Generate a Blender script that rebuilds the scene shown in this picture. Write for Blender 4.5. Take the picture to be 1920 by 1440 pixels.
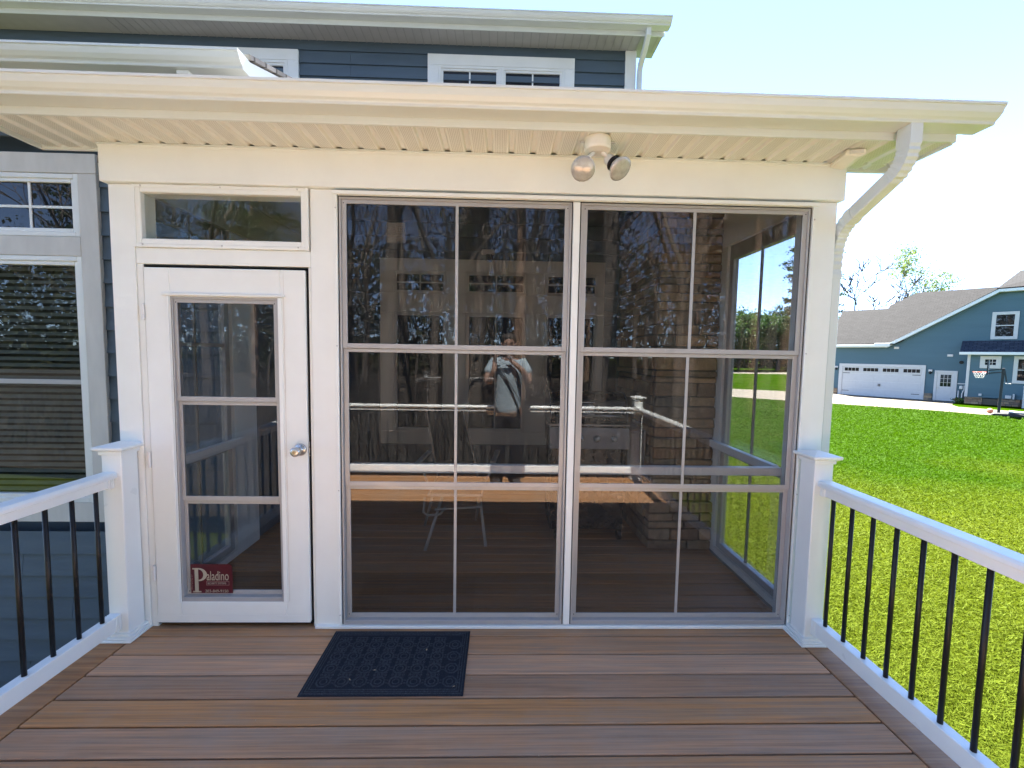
import bpy, bmesh, math, random
import numpy as np
from mathutils import Vector, Matrix, Euler

for _o in list(bpy.data.objects):
    bpy.data.objects.remove(_o, do_unlink=True)
SC = bpy.context.scene
COL = SC.collection
R = math.radians

# ------------------------------------------------------------------ camera
CAM_Y, CAM_Z = -2.3545, 1.57
cam_d = bpy.data.cameras.new('camera')
cam_d.sensor_fit = 'HORIZONTAL'
cam_d.sensor_width = 36.0
cam_d.lens = 36.0 * 800.0 / 1920.0
cam_d.clip_start = 0.02
cam_d.clip_end = 1500.0
cam = bpy.data.objects.new('camera', cam_d)
COL.objects.link(cam)
_rot = Matrix(((0.9995536905, -0.0146818823, -0.0260165740),
               (-0.0249312224, 0.0698074226, -0.9972488947),
               (0.0164576409, 0.9974524380, 0.0694102296)))
cam.matrix_world = Matrix.Translation((0, CAM_Y, CAM_Z)) @ _rot.to_4x4()
SC.camera = cam

# ------------------------------------------------------------------ light
SUN_EL, SUN_AZ = 59.5, 3.0          # degrees; azimuth measured from +Y towards +X
world = bpy.data.worlds.new('World')
SC.world = world
world.use_nodes = True
wn = world.node_tree
wn.nodes.clear()
w_out = wn.nodes.new('ShaderNodeOutputWorld')
w_bg = wn.nodes.new('ShaderNodeBackground')
w_sky = wn.nodes.new('ShaderNodeTexSky')
w_sky.sky_type = 'NISHITA'
w_sky.sun_disc = False
w_sky.sun_elevation = R(SUN_EL)
w_sky.sun_rotation = R(SUN_AZ)
w_sky.altitude = 50
w_sky.air_density = 0.36
w_sky.dust_density = 0.0
w_sky.ozone_density = 0.3
w_bg.inputs['Strength'].default_value = 0.082
wn.links.new(w_sky.outputs[0], w_bg.inputs['Color'])
wn.links.new(w_bg.outputs[0], w_out.inputs['Surface'])

sun_d = bpy.data.lights.new('sun', 'SUN')
sun_d.energy = 5.0
sun_d.angle = R(0.53)
sun_d.color = (1.0, 0.965, 0.90)
sun = bpy.data.objects.new('sun', sun_d)
COL.objects.link(sun)
sun.rotation_euler = (R(-(90 - SUN_EL)), 0, R(-SUN_AZ))
sun.location = (0, 10, 20)

SC.view_settings.view_transform = 'Standard'
SC.view_settings.look = 'None'
SC.view_settings.gamma = 1.0
SC.view_settings.use_curve_mapping = False
SC.view_settings.exposure = 3.76
SC.render.engine = 'CYCLES'
SC.cycles.max_bounces = 10
SC.cycles.diffuse_bounces = 5
SC.cycles.glossy_bounces = 5
SC.cycles.transmission_bounces = 6
SC.cycles.transparent_max_bounces = 24
SC.cycles.use_denoising = True
SC.cycles.caustics_reflective = False
SC.cycles.caustics_refractive = False

# ------------------------------------------------------------------ material helpers
def new_mat(name):
    m = bpy.data.materials.new(name)
    m.use_nodes = True
    m.node_tree.nodes.clear()
    return m, m.node_tree.nodes, m.node_tree.links

def principled(nodes, links, rough=0.5, spec=0.5, metal=0.0):
    out = nodes.new('ShaderNodeOutputMaterial')
    p = nodes.new('ShaderNodeBsdfPrincipled')
    p.inputs['Roughness'].default_value = rough
    p.inputs['Metallic'].default_value = metal
    p.inputs['Specular IOR Level'].default_value = spec
    links.new(p.outputs[0], out.inputs['Surface'])
    return p, out

def c4(c):
    return (c[0], c[1], c[2], 1.0)

def coords(nodes, links, scale=(1, 1, 1), kind='Object', rnd=False):
    tc = nodes.new('ShaderNodeTexCoord')
    mp = nodes.new('ShaderNodeMapping')
    mp.inputs['Scale'].default_value = scale
    links.new(tc.outputs[kind], mp.inputs['Vector'])
    if rnd:
        oi = nodes.new('ShaderNodeObjectInfo')
        mul = nodes.new('ShaderNodeMath'); mul.operation = 'MULTIPLY'
        mul.inputs[1].default_value = 37.0
        links.new(oi.outputs['Random'], mul.inputs[0])
        cb = nodes.new('ShaderNodeCombineXYZ')
        for i in range(3):
            links.new(mul.outputs[0], cb.inputs[i])
        links.new(cb.outputs[0], mp.inputs['Location'])
    return mp.outputs[0]

def noise(nodes, links, vec, scale, detail=4, rough=0.55):
    n = nodes.new('ShaderNodeTexNoise')
    n.inputs['Scale'].default_value = scale
    n.inputs['Detail'].default_value = detail
    n.inputs['Roughness'].default_value = rough
    links.new(vec, n.inputs['Vector'])
    return n.outputs['Fac']

def ramp(nodes, links, fac, stops):
    r = nodes.new('ShaderNodeValToRGB')
    e = r.color_ramp.elements
    while len(e) < len(stops):
        e.new(0.5)
    for i, (p, c) in enumerate(stops):
        e[i].position = p
        e[i].color = c4(c) if len(c) == 3 else c
    links.new(fac, r.inputs[0])
    return r.outputs[0]

def mixc(nodes, links, fac, a, b, mode='MIX'):
    m = nodes.new('ShaderNodeMix')
    m.data_type = 'RGBA'
    m.blend_type = mode
    if isinstance(fac, (int, float)):
        m.inputs[0].default_value = fac
    else:
        links.new(fac, m.inputs[0])
    for i, s in ((6, a), (7, b)):
        if isinstance(s, tuple):
            m.inputs[i].default_value = c4(s)
        else:
            links.new(s, m.inputs[i])
    return m.outputs[2]

def bump(nodes, links, p, height, strength=0.2, dist=0.01):
    b = nodes.new('ShaderNodeBump')
    b.inputs['Strength'].default_value = strength
    b.inputs['Distance'].default_value = dist
    links.new(height, b.inputs['Height'])
    links.new(b.outputs[0], p.inputs['Normal'])

MATS = {}
def simple(name, col, rough=0.5, spec=0.5, metal=0.0, var=0.06, scale=6.0, bmp=0.0, bscale=60.0, rnd=0.0, stretch=(1, 1, 1)):
    """a plain paint/plastic/metal surface with slight mottling, grime and fine relief"""
    if name in MATS:
        return MATS[name]
    m, n, l = new_mat(name)
    p, o = principled(n, l, rough, spec, metal)
    vec = coords(n, l, stretch, rnd=rnd > 0)
    f = noise(n, l, vec, scale, 5)
    lo = tuple(max(0, c * (1 - var)) for c in col)
    hi = tuple(min(1, c * (1 + var)) for c in col)
    c = ramp(n, l, f, [(0.3, lo), (0.7, hi)])
    if rnd > 0:
        oi = n.new('ShaderNodeObjectInfo')
        hs = n.new('ShaderNodeHueSaturation')
        mr = n.new('ShaderNodeMapRange')
        mr.inputs[3].default_value = 1 - rnd
        mr.inputs[4].default_value = 1 + rnd
        l.new(oi.outputs['Random'], mr.inputs[0])
        l.new(mr.outputs[0], hs.inputs['Value'])
        l.new(c, hs.inputs['Color'])
        c = hs.outputs[0]
    l.new(c, p.inputs['Base Color'])
    rr = ramp(n, l, noise(n, l, vec, scale * 2.3, 3), [(0.3, (max(0, rough - .06),) * 3), (0.7, (min(1, rough + .08),) * 3)])
    l.new(rr, p.inputs['Roughness'])
    if bmp > 0:
        bump(n, l, p, noise(n, l, vec, bscale, 4), bmp, 0.004)
    MATS[name] = m
    return m

def glass_mat(name, tint=(0.8, 0.82, 0.82), f0=0.045, rough=0.0, wav=0.0, wscale=3.0, haze=0.0):
    """thin clear sheet: transparent film with a Schlick reflection on each face"""
    m, n, l = new_mat(name)
    out = n.new('ShaderNodeOutputMaterial')
    tr = n.new('ShaderNodeBsdfTransparent')
    tr.inputs[0].default_value = c4(tint)
    gl = n.new('ShaderNodeBsdfGlossy')
    gl.inputs['Roughness'].default_value = rough
    gl.inputs['Color'].default_value = (1, 1, 1, 1)
    lw = n.new('ShaderNodeLayerWeight')
    lw.inputs[0].default_value = 0.5
    pw = n.new('ShaderNodeMath'); pw.operation = 'POWER'; pw.inputs[1].default_value = 5.0
    l.new(lw.outputs['Facing'], pw.inputs[0])
    ma = n.new('ShaderNodeMath'); ma.operation = 'MULTIPLY_ADD'
    ma.inputs[1].default_value = 1 - f0
    ma.inputs[2].default_value = f0
    l.new(pw.outputs[0], ma.inputs[0])
    mx = n.new('ShaderNodeMixShader')
    l.new(ma.outputs[0], mx.inputs[0])
    l.new(tr.outputs[0], mx.inputs[1])
    l.new(gl.outputs[0], mx.inputs[2])
    last = mx.outputs[0]
    if haze > 0:      # slightly milky vinyl film, grey mixed in for its haze
        df = n.new('ShaderNodeBsdfDiffuse'); df.inputs[0].default_value = (.55, .54, .52, 1)
        mh = n.new('ShaderNodeMixShader'); mh.inputs[0].default_value = haze
        l.new(last, mh.inputs[1]); l.new(df.outputs[0], mh.inputs[2]); last = mh.outputs[0]
    l.new(last, out.inputs['Surface'])
    if wav > 0:
        vec = coords(n, l, (1, 1, 0.35))
        b = n.new('ShaderNodeBump')
        b.inputs['Strength'].default_value = wav
        b.inputs['Distance'].default_value = 0.02
        l.new(noise(n, l, vec, wscale, 2), b.inputs['Height'])
        l.new(b.outputs[0], gl.inputs['Normal'])
    return m

WHITE = simple('white_vinyl', (0.775, 0.80, 0.775), 0.42, 0.45, var=0.035, scale=3.5, bmp=0.04, bscale=25)
CREAM = simple('cream_aluminium', (0.64, 0.68, 0.665), 0.38, 0.5, var=0.025, scale=3, bmp=0.02, bscale=12)
RAILW = simple('white_rail_vinyl', (0.785, 0.81, 0.785), 0.33, 0.5, var=0.02, scale=3, bmp=0.02, bscale=18)
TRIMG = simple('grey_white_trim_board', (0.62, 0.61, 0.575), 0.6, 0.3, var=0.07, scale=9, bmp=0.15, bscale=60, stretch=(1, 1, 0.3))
ALU = simple('grey_sash_aluminium', (0.40, 0.395, 0.39), 0.38, 0.5, metal=0.15, var=0.04, scale=5)
ALUL = simple('pale_sill_aluminium', (0.50, 0.51, 0.51), 0.4, 0.5, metal=0.2, var=0.1, scale=7)
BLACKG = simple('black_rubber_gap', (0.012, 0.012, 0.013), 0.8, 0.2)  # black gap lines: rubber and the gap's shadow in one colour
BLACKM = simple('black_powder_coat', (0.010, 0.010, 0.011), 0.42, 0.3, var=0.1)
STEEL = simple('brushed_steel', (0.55, 0.53, 0.50), 0.28, 0.5, metal=0.9, var=0.1, scale=12)
SIDING = simple('slate_blue_siding', (0.082, 0.120, 0.158), 0.62, 0.35, var=0.10, scale=7, bmp=0.25, bscale=45, rnd=0.05, stretch=(0.15, 1, 1))
NSIDING = simple('mid_blue_siding', (0.072, 0.132, 0.162), 0.65, 0.3, var=0.07, scale=2, stretch=(0.1, 1, 1))
NWHITE = simple('neighbour_white_paint', (0.50, 0.50, 0.49), 0.5, 0.4, var=0.03)
DARKGLASS_N = None

def dark_window(name, col=(0.012, 0.014, 0.016), f0=0.05, rough=0.01):  # opaque pane, colour painted dark for the unlit room behind
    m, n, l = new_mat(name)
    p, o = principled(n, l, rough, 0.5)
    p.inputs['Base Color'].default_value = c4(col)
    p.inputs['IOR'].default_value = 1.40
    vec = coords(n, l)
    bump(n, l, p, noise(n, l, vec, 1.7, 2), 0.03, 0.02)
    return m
DARKWIN = dark_window('dark_room_glass')
VINYL_PANE = glass_mat('smoked_vinyl_pane', (0.775, 0.775, 0.785), 0.025, 0.011, 0.020, 2.0, haze=.010)
CLEAR_PANE = glass_mat('clear_glass_pane', (0.86, 0.88, 0.87), 0.022, 0.012, 0.012, 1.2)
SIDE_PANE = glass_mat('rippled_side_pane', (0.86, 0.87, 0.87), 0.045, 0.004, 0.03, 4)

def deck_mat(name, stops, grain=1.0):
    m, n, l = new_mat(name)
    p, o = principled(n, l, 0.62, 0.32)
    vec = coords(n, l, (0.55, 14, 14), rnd=True)
    f1 = noise(n, l, vec, 2.2, 5, 0.6)
    vec2 = coords(n, l, (0.35, 30, 30), rnd=True)
    f2 = noise(n, l, vec2, 3.5, 6, 0.65)
    c1 = ramp(n, l, f1, stops)
    c2 = ramp(n, l, f2, [(0.3, (0.62, 0.63, 0.66)), (0.62, (1.18, 1.15, 1.1))])
    c = mixc(n, l, 0.85 * grain, c1, c2, 'MULTIPLY')
    oi = n.new('ShaderNodeObjectInfo')
    hs = n.new('ShaderNodeHueSaturation')
    mr = n.new('ShaderNodeMapRange')
    mr.inputs[3].default_value = 0.82
    mr.inputs[4].default_value = 1.18
    l.new(oi.outputs['Random'], mr.inputs[0])
    l.new(mr.outputs[0], hs.inputs['Value'])
    mu = n.new('ShaderNodeMath'); mu.operation = 'MULTIPLY'; mu.inputs[1].default_value = 7.31
    fr = n.new('ShaderNodeMath'); fr.operation = 'FRACT'
    ms = n.new('ShaderNodeMapRange'); ms.inputs[3].default_value = 0.92; ms.inputs[4].default_value = 1.18
    l.new(oi.outputs['Random'], mu.inputs[0]); l.new(mu.outputs[0], fr.inputs[0]); l.new(fr.outputs[0], ms.inputs[0])
    l.new(ms.outputs[0], hs.inputs['Saturation'])
    l.new(c, hs.inputs['Color'])
    # faint dust and scuffs
    vs = coords(n, l, (1, 1, 1))
    dust = ramp(n, l, noise(n, l, vs, 2.4, 6, 0.7), [(0.46, (0, 0, 0)), (0.72, (0.28, 0.28, 0.28))])
    cc = mixc(n, l, dust, hs.outputs[0], (0.36, 0.31, 0.26))
    l.new(cc, p.inputs['Base Color'])
    rr = ramp(n, l, f2, [(0.3, (0.52,) * 3), (0.7, (0.74,) * 3)])
    l.new(rr, p.inputs['Roughness'])
    bump(n, l, p, f2, 0.25, 0.003)
    return m
DECK = deck_mat('brown_composite_decking', [(0.28, (0.31, 0.18, 0.105)), (0.45, (0.50, 0.270, 0.140)), (0.58, (0.38, 0.240, 0.150)), (0.75, (0.57, 0.305, 0.155))])
DECKB = deck_mat('reddish_border_decking', [(0.3, (0.28, 0.15, 0.085)), (0.6, (0.41, 0.235, 0.135)), (0.75, (0.46, 0.285, 0.175))])

# ------------------------------------------------------------------ mesh helpers
class MB:
    def __init__(self):
        self.v = []; self.f = []
    def add(self, vs, fs):
        o = len(self.v)
        self.v += [tuple(x) for x in vs]
        self.f += [tuple(i + o for i in f) for f in fs]
        return self
    def box(self, x0, x1, y0, y1, z0, z1):
        if x0 > x1: x0, x1 = x1, x0
        if y0 > y1: y0, y1 = y1, y0
        if z0 > z1: z0, z1 = z1, z0
        return self.add([(x0, y0, z0), (x1, y0, z0), (x1, y1, z0), (x0, y1, z0), (x0, y0, z1), (x1, y0, z1), (x1, y1, z1), (x0, y1, z1)],
                        [(0, 3, 2, 1), (4, 5, 6, 7), (0, 1, 5, 4), (1, 2, 6, 5), (2, 3, 7, 6), (3, 0, 4, 7)])
    def prism(self, poly, axis, a, b):
        """extrude a 2D outline along axis: x -> (y,z) outline, y -> (x,z), z -> (x,y)"""
        def P(p, t):
            return {'x': (t, p[0], p[1]), 'y': (p[0], t, p[1]), 'z': (p[0], p[1], t)}[axis]
        n = len(poly)
        vs = [P(p, a) for p in poly] + [P(p, b) for p in poly]
        fs = [tuple(range(n)), tuple(range(2 * n - 1, n - 1, -1))]
        fs += [(i, i + n, (i + 1) % n + n, (i + 1) % n) for i in range(n)]
        return self.add(vs, fs)
    def tube(self, path, rad, n=8, cap=True):
        pts = [Vector(p) for p in path]
        if not hasattr(rad, '__len__'):
            rad = [rad] * len(pts)
        rings = []
        prev = None
        for i, p in enumerate(pts):
            a = pts[max(0, i - 1)]; b = pts[min(len(pts) - 1, i + 1)]
            d = (b - a).normalized()
            if prev is None:
                ref = Vector((0, 0, 1)) if abs(d.z) < 0.9 else Vector((1, 0, 0))
                u = d.cross(ref).normalized()
            else:
                u = (prev - d * prev.dot(d)).normalized()
            prev = u
            w = d.cross(u)
            rings.append([p + (u * math.cos(2 * math.pi * k / n) + w * math.sin(2 * math.pi * k / n)) * rad[i] for k in range(n)])
        vs = [q for r_ in rings for q in r_]
        fs = []
        for i in range(len(pts) - 1):
            for k in range(n):
                k2 = (k + 1) % n
                fs.append((i * n + k, i * n + k2, (i + 1) * n + k2, (i + 1) * n + k))
        if cap:
            fs.append(tuple(reversed(range(n))))
            fs.append(tuple(range((len(pts) - 1) * n, len(pts) * n)))
        return self.add(vs, fs)
    def bar(self, a, b, wx, wy):
        """rectangular bar between two points"""
        a = Vector(a); b = Vector(b); d = (b - a).normalized()
        ref = Vector((0, 0, 1)) if abs(d.z) < 0.95 else Vector((0, 1, 0))
        u = d.cross(ref).normalized() * wx / 2; w = d.cross(u).normalized() * wy / 2
        vs = []
        for p in (a, b):
            vs += [p - u - w, p + u - w, p + u + w, p - u + w]
        return self.add(vs, [(0, 3, 2, 1), (4, 5, 6, 7), (0, 1, 5, 4), (1, 2, 6, 5), (2, 3, 7, 6), (3, 0, 4, 7)])
    def lathe(self, prof, c, axis=(0, 0, 1), n=20):
        """prof: (radius, height along axis)"""
        ax = Vector(axis).normalized()
        ref = Vector((0, 0, 1)) if abs(ax.z) < 0.9 else Vector((1, 0, 0))
        u = ax.cross(ref).normalized(); w = ax.cross(u)
        c = Vector(c); vs = []; fs = []
        for r_, h in prof:
            for k in range(n):
                t = 2 * math.pi * k / n
                vs.append(c + ax * h + (u * math.cos(t) + w * math.sin(t)) * max(r_, 1e-4))
        for i in range(len(prof) - 1):
            for k in range(n):
                k2 = (k + 1) % n
                fs.append((i * n + k, i * n + k2, (i + 1) * n + k2, (i + 1) * n + k))
        fs.append(tuple(reversed(range(n))))
        fs.append(tuple(range((len(prof) - 1) * n, len(prof) * n)))
        return self.add(vs, fs)
    def mesh(self, name, bevel=0.0, smooth=False, seg=1):
        me = bpy.data.meshes.new(name)
        bm = bmesh.new()
        vv = [bm.verts.new(p) for p in self.v]
        for f in self.f:
            try:
                bm.faces.new([vv[i] for i in f])
            except ValueError:
                pass
        bmesh.ops.recalc_face_normals(bm, faces=bm.faces[:])
        if bevel > 0:
            es = [e for e in bm.edges if len(e.link_faces) == 2 and e.calc_face_angle(0) > 0.5]
            bmesh.ops.bevel(bm, geom=es, offset=bevel, segments=seg, profile=0.5, affect='EDGES', clamp_overlap=True)
        bm.to_mesh(me); bm.free()
        if smooth:
            me.polygons.foreach_set('use_smooth', [True] * len(me.polygons))
        return me
    def build(self, name, mat, parent=None, bevel=0.0, smooth=False, seg=1):
        return link(name, self.mesh(name, bevel, smooth, seg), mat, parent)

def link(name, me, mat, parent=None):
    if mat is not None and not me.materials:
        me.materials.append(mat)
    o = bpy.data.objects.new(name, me)
    COL.objects.link(o)
    if parent is not None:
        o.parent = parent
        if parent.type == 'EMPTY' and not parent.get('local_frame'):
            o.matrix_parent_inverse = Matrix.Translation(-Vector(parent.location))
    return o

def tag(o, label, cat, group=None, kind=None):
    if label: o['label'] = label
    if cat: o['category'] = cat
    if group: o['group'] = group
    if kind: o['kind'] = kind
    return o

def thing(name, label, cat, loc=(0, 0, 0), group=None, kind=None, local=False, rz=0.0):
    o = bpy.data.objects.new(name, None)
    o.empty_display_size = 0.1
    COL.objects.link(o)
    o.location = loc
    if local:
        o['local_frame'] = True
        o.rotation_euler = (0, 0, rz)
    return tag(o, label, cat, group, kind)

def dup_tree(root, loc, rz=0.0, sc=1.0, label=None, group=None):
    r_ = root.copy(); COL.objects.link(r_)
    r_.location = loc; r_.rotation_euler = (0, 0, rz)
    r_.scale = (sc, sc, sc) if not hasattr(sc, '__len__') else sc
    if label: r_['label'] = label
    if group: r_['group'] = group
    for ch in list(root.children):
        c = ch.copy(); COL.objects.link(c); c.parent = r_
        for g in ch.children:
            d = g.copy(); COL.objects.link(d); d.parent = c
    return r_

def np_mesh(name, verts, faces_n, mat):
    """verts (N,k,3): one k-gon per row"""
    me = bpy.data.meshes.new(name)
    n, k, _ = verts.shape
    me.vertices.add(n * k)
    me.vertices.foreach_set('co', verts.reshape(-1).astype(np.float32))
    me.loops.add(n * k)
    me.loops.foreach_set('vertex_index', np.arange(n * k, dtype=np.int32))
    me.polygons.add(n)
    me.polygons.foreach_set('loop_start', np.arange(0, n * k, k, dtype=np.int32))
    me.polygons.foreach_set('loop_total', np.full(n, k, dtype=np.int32))
    me.update(calc_edges=True)
    if mat is not None:
        me.materials.append(mat)
    return me
# ------------------------------------------------------------------ ground
GZ = -0.94
def lush_mask(n, l, vec):
    """thin yellow turf near the deck giving way to lush growth farther off, with a wandering edge"""
    big = noise(n, l, vec, 0.22, 4, 0.6)
    sep = n.new('ShaderNodeSeparateXYZ'); l.new(vec, sep.inputs[0])
    ad = n.new('ShaderNodeMath'); ad.operation = 'MULTIPLY_ADD'; ad.inputs[1].default_value = 0.085; ad.inputs[2].default_value = -0.52
    l.new(sep.outputs[1], ad.inputs[0])
    ad2 = n.new('ShaderNodeMath'); ad2.operation = 'ADD'; l.new(ad.outputs[0], ad2.inputs[0]); l.new(big, ad2.inputs[1]); ad2.use_clamp = True
    return ramp(n, l, ad2.outputs[0], [(0.30, (0, 0, 0)), (0.72, (1, 1, 1))])
THIN = [(0.25, (0.016, 0.028, 0.001)), (0.45, (0.038, 0.055, 0.003)), (0.60, (0.062, 0.080, 0.006)), (0.74, (0.11, 0.115, 0.024)), (0.86, (0.20, 0.19, 0.08))]
LUSH = [(0.25, (0.008, 0.024, 0.0005)), (0.5, (0.020, 0.050, 0.001)), (0.75, (0.042, 0.082, 0.002))]
def lawn_mat():
    m, n, l = new_mat('spring_lawn')
    p, o = principled(n, l, 1.0, 0.0)
    vec = coords(n, l)
    mid = noise(n, l, vec, 1.3, 7, 0.75)
    fine = noise(n, l, vec, 22, 6, 0.8)
    c = mixc(n, l, lush_mask(n, l, vec), ramp(n, l, fine, [(q, tuple(v * .95 for v in c_)) for q, c_ in THIN]), ramp(n, l, fine, [(q, tuple(v * .7 for v in c_)) for q, c_ in LUSH]))
    md = ramp(n, l, mid, [(0.3, (0.62, 0.66, 0.6)), (0.7, (1.25, 1.2, 1.15))])
    c = mixc(n, l, 0.9, c, md, 'MULTIPLY')
    l.new(c, p.inputs['Base Color'])
    bump(n, l, p, fine, 1.0, 0.05)
    return m
LAWN = lawn_mat()
# one sheet to the horizon; the ground dips along the house wall beside the deck
_xs = [-420, -16, -13, -3.4, -2.25, 420]
_ys = [-420, -5.0, -3.2, 1.3, 3.0, 420]
_v = []; _f = []
for j, yv in enumerate(_ys):
    for i, xv in enumerate(_xs):
        _v.append((xv, yv, GZ - (.72 if i in (2, 3) and j in (2, 3) else 0)))
for j in range(5):
    for i in range(5):
        q = j * 6 + i
        _f.append((q, q + 1, q + 7, q + 6))
tag(MB().add(_v, _f).build('lawn', LAWN), 'bright spring lawn stretching from the deck to the houses', 'lawn', kind='structure')

def litter_mat():
    m, n, l = new_mat('leaf_litter')
    p, o = principled(n, l, 0.9, 0.1)
    vec = coords(n, l)
    c = ramp(n, l, noise(n, l, vec, 3.0, 8, 0.75), [(0.3, (0.012, 0.010, 0.008)), (0.5, (0.032, 0.026, 0.020)), (0.7, (0.065, 0.054, 0.042))])
    l.new(c, p.inputs['Base Color'])
    bump(n, l, p, noise(n, l, vec, 14, 6), 0.8, 0.05)
    return m
LITTER = litter_mat()
tag(MB().add([(-90, -80, GZ + .02), (90, -80, GZ + .02), (90, -5.3, GZ + .02), (2.6, -5.2, GZ + .02), (2.0, -3.35, GZ + .02), (-16, -5.0, GZ + .02), (-90, -5.2, GZ + .02)], [tuple(range(7))]).build('forest_floor', LITTER),
    'brown leaf litter under the trees behind the deck', 'forest floor', kind='structure')
tag(MB().add([(-13, -3.2, GZ - .70), (-3.0, -3.2, GZ - .70), (-2.9, 1.04, GZ - .70), (-13, 1.04, GZ - .70)], [(0, 1, 2, 3)]).build('added_mulch_sheet', LITTER),  # ground sheet added to darken what the house windows mirror
    'brown mulch ground along the siding below the deck railing', 'mulch', kind='structure')

def concrete_mat():
    m, n, l = new_mat('pale_concrete')
    p, o = principled(n, l, 0.85, 0.2)
    vec = coords(n, l)
    c = ramp(n, l, noise(n, l, vec, 0.9, 8, 0.7), [(0.3, (0.082, 0.070, 0.051)), (0.7, (0.105, 0.090, 0.068))])
    l.new(c, p.inputs['Base Color'])
    bump(n, l, p, noise(n, l, vec, 40, 4), 0.3, 0.01)
    return m
CONC = concrete_mat()

# grass blades where the lawn is close enough to show them
def grass():
    rg = np.random.default_rng(5)
    n = 800000
    # distance-weighted scatter out from the deck's edge
    d = 0.15 + 32 * rg.random(n) ** 2.1
    th = R(-28) + R(118) * rg.random(n)
    x = 2.0 + d * np.cos(th); y = -0.9 + d * np.sin(th)
    off_ = (24.71 - x) * .782 + (28.2 - y) * .6233   # distance in front of the neighbour's wall
    s_ = (x - 24.71) * .6233 - (y - 28.2) * .782
    edge_ = np.interp(s_, [-40, -14, -1.0, 5.6, 10.5, 30], [18, 12.5, 9.3, 7.9, 8.2, 8.2])
    keep = (x > 1.98) & (off_ > edge_ + .05)
    x, y, d = x[keep], y[keep], d[keep]
    n = len(x)
    h = (0.012 + 0.020 * rg.random(n)) * (1 + 0.03 * d)
    w = (0.0016 + 0.0020 * rg.random(n)) * (1 + 0.26 * d)
    a = rg.random(n) * 2 * np.pi
    lean = 1.6 * h * rg.standard_normal((2, n)) * 0.8
    v = np.zeros((n, 3, 3))
    v[:, 0] = np.stack([x - w * np.cos(a), y - w * np.sin(a), np.full(n, GZ)], 1)
    v[:, 1] = np.stack([x + w * np.cos(a), y + w * np.sin(a), np.full(n, GZ)], 1)
    v[:, 2] = np.stack([x + lean[0], y + lean[1], GZ + h], 1)
    m, nn, l = new_mat('grass_blades')
    p, o = principled(nn, l, 0.7, 0.04)
    vec = coords(nn, l)
    fine = noise(nn, l, vec, 38, 5, 0.85)
    up_ = lambda st: [(q, tuple(v * 1.42 for v in c_)) for q, c_ in st]
    c = mixc(nn, l, lush_mask(nn, l, vec), ramp(nn, l, fine, up_(THIN)), ramp(nn, l, fine, up_(LUSH)))
    tr = nn.new('ShaderNodeBsdfTranslucent'); l.new(c, tr.inputs[0])
    l.new(c, p.inputs['Base Color'])
    mx = nn.new('ShaderNodeMixShader'); mx.inputs[0].default_value = 0.3
    l.new(p.outputs[0], mx.inputs[1]); l.new(tr.outputs[0], mx.inputs[2]); l.new(mx.outputs[0], o.inputs['Surface'])
    tag(link('grass', np_mesh('grass', v, 3, m), None), 'short mown grass blades beside the deck', 'grass', kind='stuff')
grass()

# ------------------------------------------------------------------ deck
DX0, DX1 = -1.977, 1.682
DBACK = -3.09
deck = thing('deck', 'brown composite deck floor outside the porch', 'deck', (-0.15, -1.5, GZ), kind='structure')
def board(parent, x0, x1, y0, y1, mat=DECK, t=0.025, z=0.0):
    cx, cy = (x0 + x1) / 2, (y0 + y1) / 2
    o = MB().box(x0 - cx, x1 - cx, y0 - cy, y1 - cy, -t, 0).build('deck_board', mat, None, bevel=0.003)
    o.location = (cx, cy, z)
    o.parent = parent
    o.matrix_parent_inverse = Matrix.Translation(-Vector(parent.location))
    return o
pitch = 0.1425
k = 0
yb = 0.062
edges_ = [-0.077 - pitch * i for i in range(0, 22)]
prev = 0.03
for e in edges_:
    lo = max(e, DBACK + .14)
    board(deck, DX0 + .003, DX1 - .003, lo + .0042, prev - .0042 if prev < 0 else prev)
    prev = e
    if e <= DBACK + .14:
        break
board(deck, DX0 - .14, DX0 - .003, DBACK, 0.03, DECKB, z=0.001)
board(deck, DX1 + .003, DX1 + .14, DBACK, 0.03, DECKB, z=0.001)
board(deck, DX0 + .0, DX1 - .0, DBACK, DBACK + .137, DECKB, z=0.001)
fas = simple('dark_brown_fascia', (0.12, 0.07, 0.05), 0.6, 0.3, var=0.15, scale=5, stretch=(.2, 1, 1))
MB().box(DX0 - .135, DX0 - .115, DBACK + .01, 0, -.28, -.026).build('deck_fascia', fas, deck)
MB().box(DX1 + .115, DX1 + .135, DBACK + .01, 0, -.28, -.026).build('deck_fascia', fas, deck)
MB().box(DX0 - .114, DX1 + .114, DBACK + .01, DBACK + .03, -.28, -.026).build('deck_fascia', fas, deck)
for jx in np.linspace(DX0 + .05, DX1 - .05, 9):
    MB().box(jx - .02, jx + .02, DBACK + .04, 0, -.26, -.027).build('joist', fas, deck)
for px_, py_ in ((DX0, DBACK + .15), (DX1, DBACK + .15), (0, DBACK + .15)):
    MB().box(px_ - .07, px_ + .07, py_ - .07, py_ + .07, GZ - .05, -.262).build('support_post', fas, deck)

# porch floor inside the screens
pfloor = thing('porch_floor', 'darker brown board floor inside the screened porch', 'floor', (-0.15, 1.6, GZ), kind='structure')
yy = 0.05
while yy < 3.15:
    board(pfloor, -2.02, 1.72, yy + .003, min(yy + pitch - .003, 3.18), DECK, z=0.0)
    yy += pitch
MB().box(-2.05, 1.8, .04, 3.2, -.30, -.03).build('floor_frame', fas, pfloor)
MB().box(-2.05, 1.8, .06, .10, GZ, -.301).build('floor_skirt', fas, pfloor)
MB().box(1.76, 1.80, .11, 3.2, GZ, -.301).build('floor_skirt', fas, pfloor)

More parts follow.
